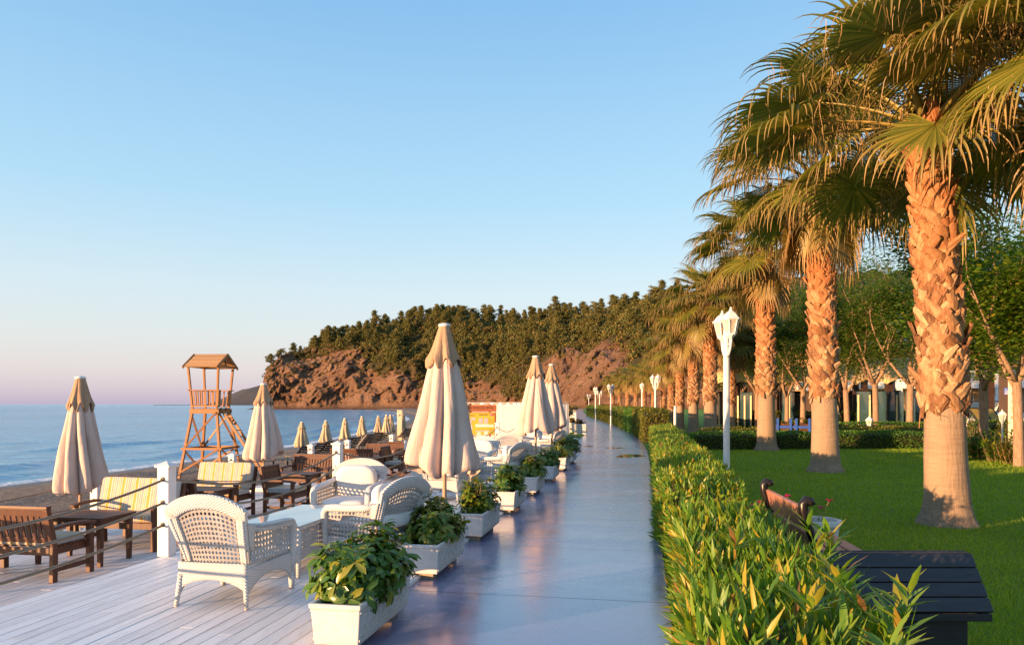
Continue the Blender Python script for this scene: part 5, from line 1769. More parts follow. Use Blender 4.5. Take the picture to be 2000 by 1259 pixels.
# ---------------------------------------------------------------- planters with shrubs
M_pleaf = leafmat('planter_leaf', [(0, (.036, .105, .016)), (.55, (.07, .16, .024)), (.85, (.12, .20, .026)), (1, (.25, .25, .03))], .3, .3, .5)
M_pleaf2 = leafmat('planter_leaf_bright', [(0, (.05, .12, .016)), (.5, (.095, .18, .022)), (1, (.28, .25, .03))], .3, .32, .5)
M_herb = leafmat('planter_herb_dry', [(0, (.07, .07, .02)), (1, (.20, .12, .04))], .3, .5, .3)
def planter_box(t, L=1.08, w_top=.37, w_bot=.31, H=.345, key=True):
    zb = .065
    b = MB()
    prof = [(w_bot / 2, (L - .06) / 2, zb), (w_bot / 2 + .004, (L - .05) / 2, zb + .03), (w_top / 2 - .010, L / 2 - .012, H - .04), (w_top / 2, L / 2, H - .03), (w_top / 2, L / 2, H)]
    vs = []
    for (a, c, z) in prof: vs += [(-a, -c, z), (a, -c, z), (a, c, z), (-a, c, z)]
    inn = [(w_top / 2 - .03, L / 2 - .03, H), (w_top / 2 - .035, L / 2 - .035, H - .06)]
    for (a, c, z) in inn: vs += [(-a, -c, z), (a, -c, z), (a, c, z), (-a, c, z)]
    n = len(prof) + 2; fs = [(3, 2, 1, 0)]
    for i in range(n - 1):
        for j in range(4): fs.append((i * 4 + j, i * 4 + (j + 1) % 4, i * 4 + 4 + (j + 1) % 4, i * 4 + 4 + j))
    fs.append(tuple((n - 1) * 4 + j for j in range(4)))
    b.add(vs, fs); b.build('box', M_plaster, t, bevel=.007)
    b = MB(); b.box((0, 0, H - .052), (w_top - .072, L - .072, .02)); b.build('soil', M_soil, t)
    for sg in (-1, 1):
        b = MB(); b.box((0, sg * (L / 2 - .17), .033), (w_bot * .62, .14, .066)); b.build('foot_block', M_block, t, bevel=.004)
    if key:
        # raised Greek key band on both long sides
        for sg in (-1, 1):
            b = MB()
            def X(z): return sg * (w_bot / 2 + .004 + (w_top / 2 - .010 - w_bot / 2 - .004) * (z - zb - .03) / (H - .07 - zb))
            def bar(y0, y1, z0, z1):
                zc = (z0 + z1) / 2; sl = sg * .028 / .2
                x0, x1 = X(z0), X(z1); o = sg * .008; i_ = -sg * .004
                b.add([(x0 + i_, y0, z0), (x0 + o, y0, z0), (x0 + o, y1, z0), (x0 + i_, y1, z0), (x1 + i_, y0, z1), (x1 + o, y0, z1), (x1 + o, y1, z1), (x1 + i_, y1, z1)],
                      [(0, 1, 2, 3), (7, 6, 5, 4), (0, 4, 5, 1), (1, 5, 6, 2), (2, 6, 7, 3), (3, 7, 4, 0)])
            za, zt = .125, .275; hw = .016
            bar(-L / 2 + .03, L / 2 - .03, .098, .110); bar(-L / 2 + .02, L / 2 - .02, .288, .298)
            k = 6; un = (L - .12) / k
            for i in range(k):
                y0 = -L / 2 + .06 + i * un
                bar(y0, y0 + hw, za, zt); bar(y0 + hw, y0 + un * .72, zt - hw, zt); bar(y0 + un * .72 - hw, y0 + un * .72, za + .05, zt - hw)
                bar(y0 + un * .34, y0 + un * .72 - hw, za + .05, za + .05 + hw); bar(y0 + hw, y0 + un, za, za + hw)
            b.build('greek_key_relief', M_plaster, t)
def shrub_arrays(seed, L, w, h, n_tip, lf=.10, lw=.021):
    r = np.random.default_rng(seed); P, A, Nn, LL = [], [], [], []
    stems = MB()
    for i in range(n_tip):
        v = unit(np.array([[r.normal(0, .75), r.normal(0, .9), abs(r.normal(0, .75)) + .15]]))[0]
        q = r.uniform(.55, 1.05)
        lump = 1 + .22 * mnoise.noise(Vector((v[0] * 2 + seed, v[1] * 2, v[2] * 2)))
        tip = np.array([v[0] * w * q, v[1] * L * q, v[2] * h * q]) * lump
        root = np.array([v[0] * w * .25, v[1] * L * .55, 0])
        d = unit((tip - root)[None])[0]
        md = (root + tip) / 2 + np.array([0, 0, .03])
        stems.tube([root, md, tip], [.007, .005, .003], 4, False)
        m = int(r.integers(8, 13)); a0 = r.uniform(0, 6.28)
        e1 = unit(np.cross(d, [.3, .2, .9])[None])[0]; e2 = np.cross(d, e1)
        for k in range(m):
            an = a0 + k * 2.4; el = r.uniform(-.15, .75)
            o = e1 * math.cos(an) + e2 * math.sin(an)
            P.append(tip - d * r.uniform(0, .05)); ax = o * math.cos(el) + d * math.sin(el) + np.array([0, 0, -.12]); A.append(ax); Nn.append(d * math.cos(el) - o * math.sin(el) + r.normal(0, .15, 3)); LL.append(r.uniform(.6, 1.15))
        for k in range(7):
            f = r.uniform(.25, .9); an = r.uniform(0, 6.28); o = e1 * math.cos(an) + e2 * math.sin(an)
            P.append(root + (tip - root) * f); A.append(o + d * .4); Nn.append(d - o * .4); LL.append(r.uniform(.6, 1.))
    P, A, Nn, LL = map(np.array, (P, A, Nn, LL))
    V, F = leaves_arrays(P, A, Nn, lf * LL, lw * (.7 + .3 * LL), 'obov', .28, .28)
    return V, F, stems
def planter(label, loc, rz, seed, mt, L=.46, w=.27, h=.42, n=95, share=None, lf=.10):
    t = thing('planter', label, 'planter', loc, rz, 'white concrete planters along the path edge')
    if share is None: planter_box(t)
    else:
        for ch in kids(share):
            if ch.name.split('.')[0] in ('box', 'soil', 'foot_block', 'greek_key_relief'):
                c = ch.copy(); link(c, t)
    V, F, st = shrub_arrays(seed, L, w, h, n, lf, lf * .21)
    o = np_mesh('shrub', V, F, mt, t, smooth=True); o.location = (0, 0, .31)
    s = st.build('stems', M_twig, t); s.location = (0, 0, .31)
    return t
PZ = -.04
pl = [(5.02, -2.03, 'nearest planter at the bottom edge, dark glossy shrub spilling over both sides', 4, M_pleaf, .52, .36, .47, 150, .12),
      (7.08, -2.09, 'second planter from the camera, brightly lit end, shrub in front of the sideways armchair', 9, M_pleaf2, .50, .28, .42, 120, .10),
      (9.05, -2.10, 'third planter, yellow-flecked bushy shrub under the large parasol pole', 14, M_pleaf2, .46, .26, .46, 100, .10),
      (11.25, -2.11, 'fourth planter, round dense dark shrub', 17, M_pleaf, .46, .26, .46, 110, .10),
      (13.5, -2.10, 'fifth planter, wide yellowish shrub in front of the sideways armchair', 21, M_pleaf2, .5, .28, .46, 100, .10),
      (15.85, -2.08, 'sixth planter, shrub overlapping the fifth one', 24, M_pleaf, .5, .28, .46, 90, .10),
      (18.4, -2.10, 'seventh planter, yellow-topped shrub below the paired parasols', 28, M_pleaf2, .5, .3, .5, 90, .11),
      (20.6, -2.12, 'last of the shrub planters along the path, dark spreading leaves', 33, M_pleaf, .55, .34, .52, 90, .12)]
first = None
for (y, x, lb, sd, mt, L, w, h, n, lf) in pl:
    q = planter(lb, (x, y, PZ), 0, sd, mt, L, w, h, n, first, lf)
    if first is None: first = q
# ---------------------------------------------------------------- watchtower on the beach
M_roofpine = mat_wood('roof_pine', (.42, .22, .075), (.56, .33, .13))
def watchtower():
    x, y = W(412, 25.4); zb = -.88
    t = thing('watchtower', 'wooden lifeguard watchtower with a gabled roof, standing on the beach by the sea', 'watchtower', (x, y, zb), R(6))
    Zr, Ze, Zrail, Zf, Zring = 3.40 - zb, 2.93 - zb, 2.13 - zb, 1.47 - zb, .10 - zb
    w0, w1, w2, wr = .76, .44, .545, .615
    wat = lambda z: w0 + (w1 - w0) * z / Zf if z < Zf else w1 + (w2 - w1) * (z - Zf) / (Ze - Zf)
    for sx in (-1, 1):
        for sy in (-1, 1):
            b = MB(); b.beam((sx * w0, sy * w0, -.1), (sx * w1, sy * w1, Zf - .06), .085, .085); b.build('leg', M_pinewood, t, bevel=.006)
            b = MB(); b.beam((sx * w1, sy * w1, Zf), (sx * w2, sy * w2, Ze + .02), .07, .07); b.build('roof_post', M_pinewood, t, bevel=.005)
    zr = Zring; wq = wat(zr) + .045
    b = MB()
    for s in (-1, 1):
        b.beam((-wq - .06, s * wq, zr), (wq + .06, s * wq, zr), .035, .08); b.beam((s * (wq - .035), -wq + .02, zr - .002), (s * (wq - .035), wq - .02, zr - .002), .035, .078)
    b.build('ring_beam', M_pinewood, t, bevel=.004)
    # diagonal braces, one pair per face and storey
    for (za, zb_) in ((.15, zr), (zr, Zf - .1)):
        for s in (-1, 1):
            a, c = wat(za), wat(zb_)
            b = MB(); b.beam((-a, s * (a + .05), za), (c, s * (c + .05), zb_), .03, .065); b.build('brace', M_pinewood, t, bevel=.003)
            b = MB(); b.beam((s * (a + .05), a, za), (s * (c + .05), -c, zb_), .03, .065, (1, 0, 0)); b.build('brace', M_pinewood, t, bevel=.003)
    b = MB()
    for s in (-1, 1):
        b.box((0, s * (w1 + .035), Zf - .075), (2 * w1 + .18, .04, .15)); b.box((s * (w1 + .035), 0, Zf - .076), (.04, 2 * w1 + .03, .148))
    for i in range(8): b.box((-w1 - .02 + (i + .5) * (2 * w1 + .04) / 8, 0, Zf + .012), ((2 * w1 + .04) / 8 - .006, 2 * w1 + .12, .022))
    b.build('platform', M_pinewood, t, bevel=.004)
    wl = wat(Zrail)
    for (ax, s) in (('x', -1), ('x', 1), ('y', -1)):
        b = MB(); 
        P = lambda q, z, o=.0: ((q, s * (wat(z) + .04 + o), z) if ax == 'x' else (s * (wat(z) + .04 + o), q, z))
        b.beam(P(-wl - .10, Zrail), P(wl + .10, Zrail), .07, .035); b.beam(P(-w1 - .03, Zf + .10), P(w1 + .03, Zf + .10), .03, .05)
        for i in range(6):
            q = (i + .5) / 6 * 2 - 1; b.beam(P(q * w1 * .92, Zf + .10), P(q * wl * .92, Zrail - .01), .05, .02, (0, 1, 0) if ax == 'x' else (1, 0, 0))
        b.build('railing', M_pinewood, t, bevel=.003)
    b = MB()
    for q in (-.40, .30):
        b.beam((w1 + .05, q, Zf + .1), (wl + .05, q * 1.1, Zrail), .17, .03, (1, 0, 0))
    b.build('railing', M_pinewood, t, bevel=.003)
    # roof
    hl, hd = .60, .78
    for s in (-1, 1):
        b = MB()
        for i in range(7):
            f0, f1 = i / 7, (i + 1) / 7 + .02
            ya, yb = s * hd * (1 - f0), s * hd * (1 - f1); za, zc = Ze + (Zr - Ze) * f0 + .012 * (1 if i % 2 else 0), Ze + (Zr - Ze) * f1
            b.beam((0, ya, za), (0, max(yb, 0) if s > 0 else min(yb, 0), zc), 2 * hl, .022, (0, 0, 1))
        b.build('roof', M_roofpine, t, bevel=.002)
    b = MB()
    for s in (-1, 1):
        for q in (-1, 1): b.beam((s * (hl + .016), q * hd, Ze - .02), (s * (hl + .016), 0, Zr - .01), .028, .10, (0, 0, 1))
        b.box((s * (w2 + .0), 0, Ze + .03), (.06, 2 * w2 + .25, .07)); b.beam((s * w2, 0, Ze + .06), (s * w2, 0, Zr - .06), .05, .05, (0, 1, 0))
    b.build('gable_frame', M_pinewood, t, bevel=.003)
    # ladder
    b = MB()
    for q in (-.34, .02): b.beam((w1 + .08, q, Zf + .04), (w1 + 1.75, q - .1, -.05), .04, .09, (0, 0, 1))
    for i in range(11):
        f = (i + .6) / 11.3; b.box((w1 + .08 + 1.67 * f, -.16 - .1 * f, Zf + .04 - (Zf + .09) * f), (.10, .34, .03))
    b.build('ladder', M_pinewood, t, bevel=.003)
watchtower()

# shower tower
x, y = W(781, 48.5)
t = thing('shower_tower', 'cream beach shower tower with chrome heads, left of the large parasol', 'shower', (x, y, beach_z(x, y)), R(12))
M_creamp = pmat('cream_paint', (.68, .58, .42), (.60, .50, .36), 8, .5)
b = MB(); b.box((0, 0, 1.0), (.32, .32, 2.0)); b.box((0, 0, 2.03), (.37, .37, .06)); b.build('column', M_creamp, t, bevel=.01)
for a in (180, 270):
    b = MB(); d = Vector((math.cos(R(a)), math.sin(R(a)), 0)); p = d * .16 + Vector((0, 0, 1.72))
    b.tube([p, p + d * .14 + Vector((0, 0, .06)), p + d * .25, p + d * .27 - Vector((0, 0, .05))], [.02, .02, .025, .06], 8); b.build('shower_head', M_metal, t, smooth=True)

# ---------------------------------------------------------------- white timber screen, notice board, fence
M_whitewood = pmat('white_weatherboard', (.62, .58, .53), (.56, .53, .48), 5, .5, .1, 30, .003)
a, c = Vector((*W(880, 35.0), 0)), Vector((*W(1108, 33.6), 0))
t = thing('timber_screen', 'white horizontal-board timber screen closing the deck before the headland', 'screen', a)
d = (c - a); L = d.length; ang = math.atan2(d.y, d.x); t.rotation_euler = (0, 0, ang)
b = MB()
for i in range(17): b.box((L / 2, 0, .06 + i * .096), (L, .03, .090), (R(-6), 0, 0))
b.build('boards', M_whitewood, t, bevel=.002)
for i in range(6):
    b = MB(); b.box((L * i / 5, .06, .83), (.10, .08, 1.66)); b.build('post', M_whitewood, t)
b = MB(); b.box((L / 2, .01, 1.712), (L + .06, .12, .03)); b.build('cap_rail', M_whitewood, t, bevel=.004)
for k, (px, D) in enumerate([(943, 36.5), (961, 37.5), (978, 40), (993, 43), (1006, 47), (1014, 50), (1021, 53)]):
    x, y = W(px, D)
    tt = thing('dome_capped_post', '%s dome-capped white post showing over the white timber screen, counted from the left' % ['first', 'second', 'third', 'fourth', 'fifth', 'sixth', 'seventh'][k], 'post', (x, y, -.06), 0, 'dome-capped posts behind the white screen')
    h = ZAT(785.5, D) + .06
    b = MB(); b.box((0, 0, h / 2 - .08), (.12, .12, h - .16)); b.build('shaft', M_white, tt)
    b = MB(); b.lathe([(.15, -.14), (.165, -.1), (.15, -.03), (.09, .04), (.01, .07)], 14, (0, 0, h - .06)); b.build('dome_cap', M_white, tt, smooth=True)

def text_mesh(txt, size, name, mat, parent, loc, rot, ext=.003, align='CENTER', font=None):
    cu = bpy.data.curves.new(name, 'FONT'); cu.body = txt; cu.size = size; cu.extrude = ext; cu.align_x = align; cu.align_y = 'CENTER'; cu.resolution_u = 3
    o = bpy.data.objects.new(name, cu); COL.objects.link(o)
    dg = bpy.context.evaluated_depsgraph_get(); me = bpy.data.meshes.new_from_object(o.evaluated_get(dg))
    bpy.data.objects.remove(o)
    me.materials.clear(); me.materials.append(mat)
    q = bpy.data.objects.new(name, me); link(q, parent); q.location = loc; q.rotation_euler = rot
    return q
M_yellow = pmat('yellow_board_print', (.50, .37, .035), (.46, .33, .03), 4, .5)
M_ink = pmat('dark_ink', (.05, .03, .02), None, 5, .6)
M_redflag = pmat('flag_red', (.62, .03, .03), None, 5, .5)
M_lilac = pmat('printed_lilac', (.56, .40, .42), None, 5, .6)
M_paper = pmat('printed_white', (.74, .68, .60), None, 5, .6)
M_signwood = mat_wood('sign_timber', (.30, .085, .03), (.42, .14, .05))
x, y = W(938, 30)
t = thing('notice_board', 'yellow printed notice board with a small red flag under a carved wooden beam', 'notice board', (x, y, 0), R(10))
u = 30 / 1400.0
b = MB(); b.box((-.0, .03, .83), (1.34, .05, .96)); b.build('board_frame', M_signwood, t, bevel=.004)
b = MB(); b.box((-.02, -.002, .83), (1.24, .02, .90)); b.build('printed_panel', M_yellow, t)
for xx in (-.42, .40):
    b = MB(); b.box((xx, .085, .80), (.09, .055, 1.7)); b.build('post', M_signwood, t, bevel=.004)
b = MB(); b.box((0, .03, 1.475), (1.36, .06, .29)); b.build('sign_beam', M_signwood, t, bevel=.008)
fr = (R(90), 0, 0)
text_mesh('LA DOLCE VITA', .15, 'beam_lettering', M_ink, t, (0, -.003, 1.49), fr)
text_mesh('PANOSU', .10, 'title_lettering', M_ink, t, (.14, -.0145, 1.20), fr)
text_mesh('Bilgi', .085, 'script_lettering', M_signwood, t, (-.32, -.0145, 1.18), fr) if False else None
b = MB(); b.box((.49, -.0145, 1.20), (.17, .005, .105)); b.build('flag', M_redflag, t)
b = MB()
n = 18
for k in range(n):
    a0, a1 = R(35 + 290 * k / n), R(35 + 290 * (k + 1) / n)
    f = lambda a_, r, cx: (.465 + cx + r * math.cos(a_), -.0175, 1.20 + r * math.sin(a_))
    g0 = .006 + .020 * math.sin(PI * k / n); g1 = .006 + .020 * math.sin(PI * (k + 1) / n)
    b.add([f(a0, .036, 0), f(a1, .036, 0), f(a1, .036 - g1 * .55, .003), f(a0, .036 - g0 * .55, .003)], [(0, 1, 2, 3)])
st = []
for k in range(10):
    r_ = .019 if k % 2 == 0 else .008
    st.append((.522 + r_ * math.cos(R(180 + 36 * k)), -.0175, 1.20 + r_ * math.sin(R(180 + 36 * k))))
b.add(st, [tuple(range(10))])
b.build('crescent_and_star', M_paper, t)
b = MB()
for (cx, cz, w_, h_) in ((-.30, 1.03, .20, .10), (.02, .95, .16, .22), (.24, .95, .16, .22), (.10, .52, .56, .05), (-.42, .9, .14, .12)): b.box((cx, -.0155, cz), (w_, .004, h_))
b.build('printed_blocks', M_lilac, t)
b = MB()
for (cx, cz, w_, h_) in ((.08, .75, .56, .12), (.46, .74, .22, .09), (-.06, .42, .16, .10), (.24, .44, .14, .14), (-.42, .66, .16, .22)): b.box((cx, -.0158, cz), (w_, .004, h_))
b.build('printed_pictures', M_paper, t)
b = MB()
for i in range(5): b.box((.46, -.0154, 1.04 - i * .05), (.22, .003, .010))
for i in range(4): b.box((.46, -.0154, .60 - i * .05), (.2, .003, .010))
for i in range(3): b.box((-.34, -.0154, 1.21 - i * .03), (.26 - .03 * i, .003, .010))
b.build('printed_lines', M_ink, t)

# white fence along the bend with flower boxes
def fence_run(label, pts, H, seed):
    x0, y0 = pts[0]
    t = thing('white_fence', label, 'fence', (x0, y0, -.05), 0, 'white fences along the bend of the path')
    cumul = 0; ln = [Vector((x - x0, y - y0, 0)) for x, y in pts]
    rails = MB(); 
    for i in range(len(ln) - 1):
        for z in (.25, H - .1): rails.beam(ln[i] + Vector((0, 0, z)), ln[i + 1] + Vector((0, 0, z)), .04, .09)
        rails.beam(ln[i] + Vector((0, 0, H + .02)), ln[i + 1] + Vector((0, 0, H + .02)), .16, .05)
    rails.build('rails', M_white, t)
    pk = MB()
    for i in range(len(ln) - 1):
        Ls = (ln[i + 1] - ln[i]).length; n = int(Ls / .26); dd = (ln[i + 1] - ln[i]).normalized(); nn = Vector((dd.y, -dd.x, 0))
        for k in range(n):
            p = ln[i] + dd * (k + .5) * Ls / n + nn * .033; pk.beam(p + Vector((0, 0, .08)), p + Vector((0, 0, H - .02)), .14, .022, dd)
    pk.build('pickets', M_white, t)
    for p in ln[::2]:
        b = MB(); b.box((p.x, p.y, H / 2 + .06), (.15, .15, H + .12)); b.build('post', M_white, t)
    r = np.random.default_rng(seed); P = []
    for i in range(len(ln) - 1):
        m = int((ln[i + 1] - ln[i]).length * 90); f = r.random(m)
        q = np.array(ln[i])[None] + (np.array(ln[i + 1]) - np.array(ln[i]))[None] * f[:, None]
        P.append(q + np.stack([r.normal(0, .12, m), r.normal(0, .12, m), H + .06 + np.abs(r.normal(0, .10, m))], 1))
    P = np.concatenate(P); k = len(P)
    V, F = cards_arrays(P, r.normal(0, 1, (k, 3)) + [0, 0, .6], r.normal(0, 1, (k, 3)), r.uniform(.10, .2, k), r.uniform(.03, .06, k))
    np_mesh('flower_box_plants', V, F, M_herb, t)
fp = [(path_l(y) - .7 - max(0, (58 - y)) * .14, y) for y in np.linspace(50, 150, 26)]
fence_run('long white picket fence topped with dry flower boxes, following the bend of the path', fp, 1.22, 5)
fence_run('short white picket fence between the timber screen and the bend', [(-3.9, 35.2), (-4.1, 39), (-4.6, 43), (-5.5, 49.6)], 1.05, 6)
for k, (px, D, lb) in enumerate([(1117, 43, 'white slatted planter box left of its twin, at the narrow far part of the path'), (1133, 40, 'white slatted planter box with reddish herbs, nearest the far hedge')]):
    x, y = W(px, D); t = thing('slatted_planter', lb, 'planter', (x, y, -.04), R(8), 'white slatted planter boxes at the bend')
    b = MB()
    for i in range(5): b.box((0, 0, .07 + i * .115), (.62 + .01 * i, .62 + .01 * i, .100))
    b.build('box', M_white, t, bevel=.008)
    V, F, st = shrub_arrays(50 + k, .32, .32, .34, 40, .12, .03); o = np_mesh('herbs', V, F, M_herb, t); o.location = (0, 0, .55)
x, y = W(1116, 27.5)
pp = dup(P0, 'single white post at the path edge beyond the last shrub planter', (-2.95, 24.6, -.04))

# ---------------------------------------------------------------- lamps
M_lampglass, nt, out = nodes_of('frosted_lamp_glass')
_p = pbsdf(nt, out, (.62, .56, .50), .35, None, .5); _p.inputs['Transmission Weight'].default_value = .45
def lantern(parent, loc, s=1.0):
    b = MB(); b.M = Matrix.Translation(loc)
    n = 6
    def ring(r, z): return [(r * math.cos(2 * PI * (i + .5) / n), r * math.sin(2 * PI * (i + .5) / n), z) for i in range(n)]
    # roof
    R_ = [ring(.170 * s, .285 * s), ring(.176 * s, .297 * s), ring(.135 * s, .335 * s), ring(.10 * s, .385 * s), ring(.05 * s, .425 * s)]
    vs = sum(R_, []); fs = [(i * n + j, i * n + (j + 1) % n, (i + 1) * n + (j + 1) % n, (i + 1) * n + j) for i in range(4) for j in range(n)] + [tuple(range(n))[::-1], tuple(24 + j for j in range(n))]
    b.add(vs, fs)
    b.lathe([(.045 * s, .42 * s), (.03 * s, .435 * s), (.034 * s, .45 * s), (.016 * s, .465 * s), (.020 * s, .485 * s), (.004 * s, .505 * s)], 10)
    # glazing bars
    a, c = ring(.138 * s, .285 * s), ring(.080 * s, .055 * s)
    for i in range(n): b.beam(c[i], a[i], .018 * s, .018 * s)
    for i in range(n): b.beam(a[i], a[(i + 1) % n], .014 * s, .02 * s); b.beam(c[i], c[(i + 1) % n], .016 * s, .03 * s)
    b.lathe([(.03 * s, -.02 * s), (.05 * s, 0), (.085 * s, .035 * s), (.085 * s, .05 * s)], 6)
    o = b.build('lantern', M_white, parent)
    g = MB(); g.M = Matrix.Translation(loc)
    a, c = ring(.128 * s, .283 * s), ring(.074 * s, .055 * s)
    g.add(a + c, [(i, (i + 1) % n, n + (i + 1) % n, n + i) for i in range(n)]); g.build('lantern_glass', M_lampglass, o)
    return o
def lamp_post(label, loc, rz, H=3.2):
    t = thing('lamp_post', label, 'street lamp', loc, rz, 'white double-lantern lamp posts beside the path')
    b = MB(); b.lathe([(.085, 0), (.085, .05), (.062, .10), (.060, .55), (.054, .60), (.052, 2.3), (.050, H - .40), (.055, H - .38), (.03, H - .34), (.012, H - .28)], 20); b.build('pole', M_white, t, smooth=True)
    for s in (-1, 1):
        b = MB()
        pts = [(s * .04, 0, H - .80), (s * .13, 0, H - .76), (s * .20, 0, H - .68), (s * .235, 0, H - .58), (s * .235, 0, H - .50)]
        b.tube(pts, [.022, .024, .024, .024, .03], 10); b.tube([(s * .05, 0, H - .62), (s * .12, 0, H - .60), (s * .22, 0, H - .62)], .012, 8)
        b.build('arm', M_white, t, smooth=True)
        lantern(t, (s * .235, 0, H - .50))
    return t
def lamp_at(px, D, top): 
    x, y = W(px, D); return (x, y, -.06), ZAT(top, D) + .06
p_, H_ = lamp_at(1419, 12.1, 603)
LP = lamp_post('nearest white lamp post with two lanterns, rising behind the yellow-green hedge', p_, R(-79), H_)
for (px, D, top, rz, lb) in [(1280, 38, 730, -55, 'second white lamp post, two lanterns showing, above the first tall hedge section'), (1193, 58, 749, 50, 'third white lamp post, standing where the tall hedge bends'),
                             (1163, 78, 755, -60, 'fourth white lamp post, slim, in front of the cliff foot'), (1171, 92, 762, 10, 'fifth white lamp post, just right of the fourth'), (1254, 55, 747, 100, 'thin white lamp post half hidden by palm fronds between the second and third lamps'), (1150, 125, 769, 30, 'farthest white lamp post at the end of the path')]:
    p_, H2 = lamp_at(px, D, top); q = dup(LP, lb, p_, R(rz)); q.scale = (1, 1, H2 / H_)
x, y = W(1318.5, 30.6)
t = thing('marker_post', 'plain short white post at the far end of the yellow-green hedge', 'post', (x, y, -.06))
b = MB(); b.lathe([(.06, 0), (.06, 1.45), (.045, 1.62), (.01, 1.64)], 14); b.build('shaft', M_white, t, smooth=True)
b = MB(); b.lathe([(.09, 0), (.09, .04), (.062, .06)], 14); b.build('foot', M_white, t, smooth=True)
def garden_lantern(label, px, D, top):
    x, y = W(px, D); z = ZAT(top, D); t = thing('garden_lantern', label, 'lantern', (x, y, -.06), R(px), 'low white garden lanterns')
    h = z + .06 - .50
    b = MB(); b.lathe([(.07, 0), (.07, .04), (.035, .06), (.032, h - .05), (.06, h - .02)], 12); b.build('post', M_white, t, smooth=True)
    lantern(t, (0, 0, h), 1.0)
garden_lantern('low white garden lantern above the low hedges between the two nearest palms', 1698, 32.3, 811)
garden_lantern('small grey-white lantern farther back, above the yellow-topped far hedge', 1725.5, 48, 797)
garden_lantern('white garden lantern just right of the nearest palm trunk', 1885, 29, 809)
garden_lantern('white garden lantern left of the rightmost shade tree, before the cream post', 1957.5, 28, 799)

# ---------------------------------------------------------------- garden bench, flower pot, black box
M_slat = mat_wood('reddish_bench_slat', (.40, .17, .12), (.52, .26, .19), .35)
M_iron = pmat('gloss_black_iron', (.008, .007, .008), (.012, .010, .011), 20, .32, spec=.35)
t = thing('garden_bench', 'reddish wooden garden bench with black scrolled iron ends, seen over the foreground hedge', 'bench', (1.27, 6.55, .0), R(-86.5))
# local +Y is the seat side; the bench runs along local X
L = 1.34
def slat(nm, c, d, rot): 
    b = MB(); b.box(c, d, rot); return b.build(nm, M_slat, t, bevel=.006)
slat('back_slat', (0, -.045, .735), (L, .035, .19), (R(14), 0, 0)); slat('back_slat', (0, .005, .545), (L, .035, .15), (R(14), 0, 0))
for i in range(3): slat('seat_slat', (0, .14 + i * .135, .435), (L, .115, .035), (0, 0, 0))
for s in (-1, 1):
    b = MB(); X = s * (L / 2 + .0)
    b.tube([(X, .44, 0), (X, .40, .2), (X, .42, .42), (X, .10, .415), (X, .02, .45), (X, -.045, .66), (X, -.095, .80), (X, -.10, .865), (X, -.075, .90), (X, -.045, .89), (X, -.035, .86)], [.032, .028, .03, .03, .032, .034, .036, .038, .038, .036, .03], 10)
    b.tube([(X, .10, .41), (X, .03, .2), (X, -.03, 0)], [.03, .028, .032], 10)
    b.build('iron_end', M_iron, t, smooth=True)
M_magenta = leafmat('magenta_petals', [(0, (.42, .01, .10)), (1, (.58, .03, .20))], .35, .5, .2)
x, y = W(1598, 7.5)
t = thing('flower_pot', 'white octagonal flower pot with magenta blooms behind the garden bench', 'flower pot', (x, y, -.06))
b = MB(); b.lathe([(.15, 0), (.16, .05), (.21, .42), (.235, .45), (.235, .50), (.20, .50), (.19, .44)], 8); b.build('pot', M_plaster, t, bevel=.004)
b = MB(); b.lathe([(.19, .45), (.001, .455)], 8, cap=False); b.build('soil', M_soil, t)
r = random.Random(4); P, A, Nn = [], [], []; st = MB(); fl = MB()
heads = [(-.30, .05, .72), (-.34, -.02, .69), (-.27, .0, .66), (.05, .1, .60), (-.6, -.05, .66), (-.66, 0, .62), (-.2, .15, .60), (.12, .05, .68)]
FP, FA, FN = [], [], []
for (hx, hy, hz) in heads:
    st.tube([(hx * .2, hy * .2, .45), (hx * .7, hy, (.45 + hz) / 2 + .05), (hx, hy, hz)], .004, 5)
    for k in range(9):
        an = k * 2.4; FP.append((hx, hy, hz)); FA.append((math.cos(an), math.sin(an), r.uniform(.1, 1.))); FN.append((-math.cos(an) * .6, -math.sin(an) * .6, 1))
    for k in range(6):
        f = r.uniform(.2, .95); an = r.uniform(0, 6.3); P.append((hx * (.2 + .8 * f), hy * f, .45 + (hz - .45) * f)); A.append((math.cos(an), math.sin(an), .3)); Nn.append((0, 0, 1))
FP, FA, FN = map(np.array, (FP, FA, FN)); k = len(FP)
V, F = leaves_arrays(FP, FA, FN, np.full(k, .045), np.full(k, .018), 'obov'); np_mesh('blooms', V, F, M_magenta, t)
P, A, Nn = map(np.array, (P, A, Nn)); k = len(P)
V, F = leaves_arrays(P, A, Nn, np.full(k, .06), np.full(k, .018), 'obov'); np_mesh('leaves', V, F, M_privet3, t); st.build('stems', M_twig, t)

M_blackwood = None
def mat_black():
    m, nt, out = nodes_of('black_stained_planks')
    v = coords(nt, 'Object', (2.5, 26, 26)); n = noise_(nt, v, 2.2, 6, .65)
    c = ramp(nt, n, [(.3, (.010, .012, .018)), (.7, (.028, .031, .044))])
    g = nt.nodes.new('ShaderNodeNewGeometry')
    c = mix(nt, 1., c, ramp(nt, g.outputs['Random Per Island'], [(0, .7), (1, 1.2)]), 'MULTIPLY')
    pbsdf(nt, out, c, .5, bump_(nt, n, .5, .003), .45)
    return m
M_blackwood = mat_black()
def cp(px, py, D):
    x, y = W(px, D); return Vector((x, y, ZAT(py, D)))
Df, Db = 4.30, 4.51
p0 = cp(1770, 1195, Df)
t = thing('plank_box', 'black wooden box with a sloping plank lid, bottom right behind the foreground hedge', 'storage box', (p0.x, p0.y, -.06), PSI)
zf, zb = ZAT(1196, Df) + .06, ZAT(1081, Db) + .06
hw = .555; cx = (940 - 770) / 1400 * Df - hw + .0
dep = Db - Df
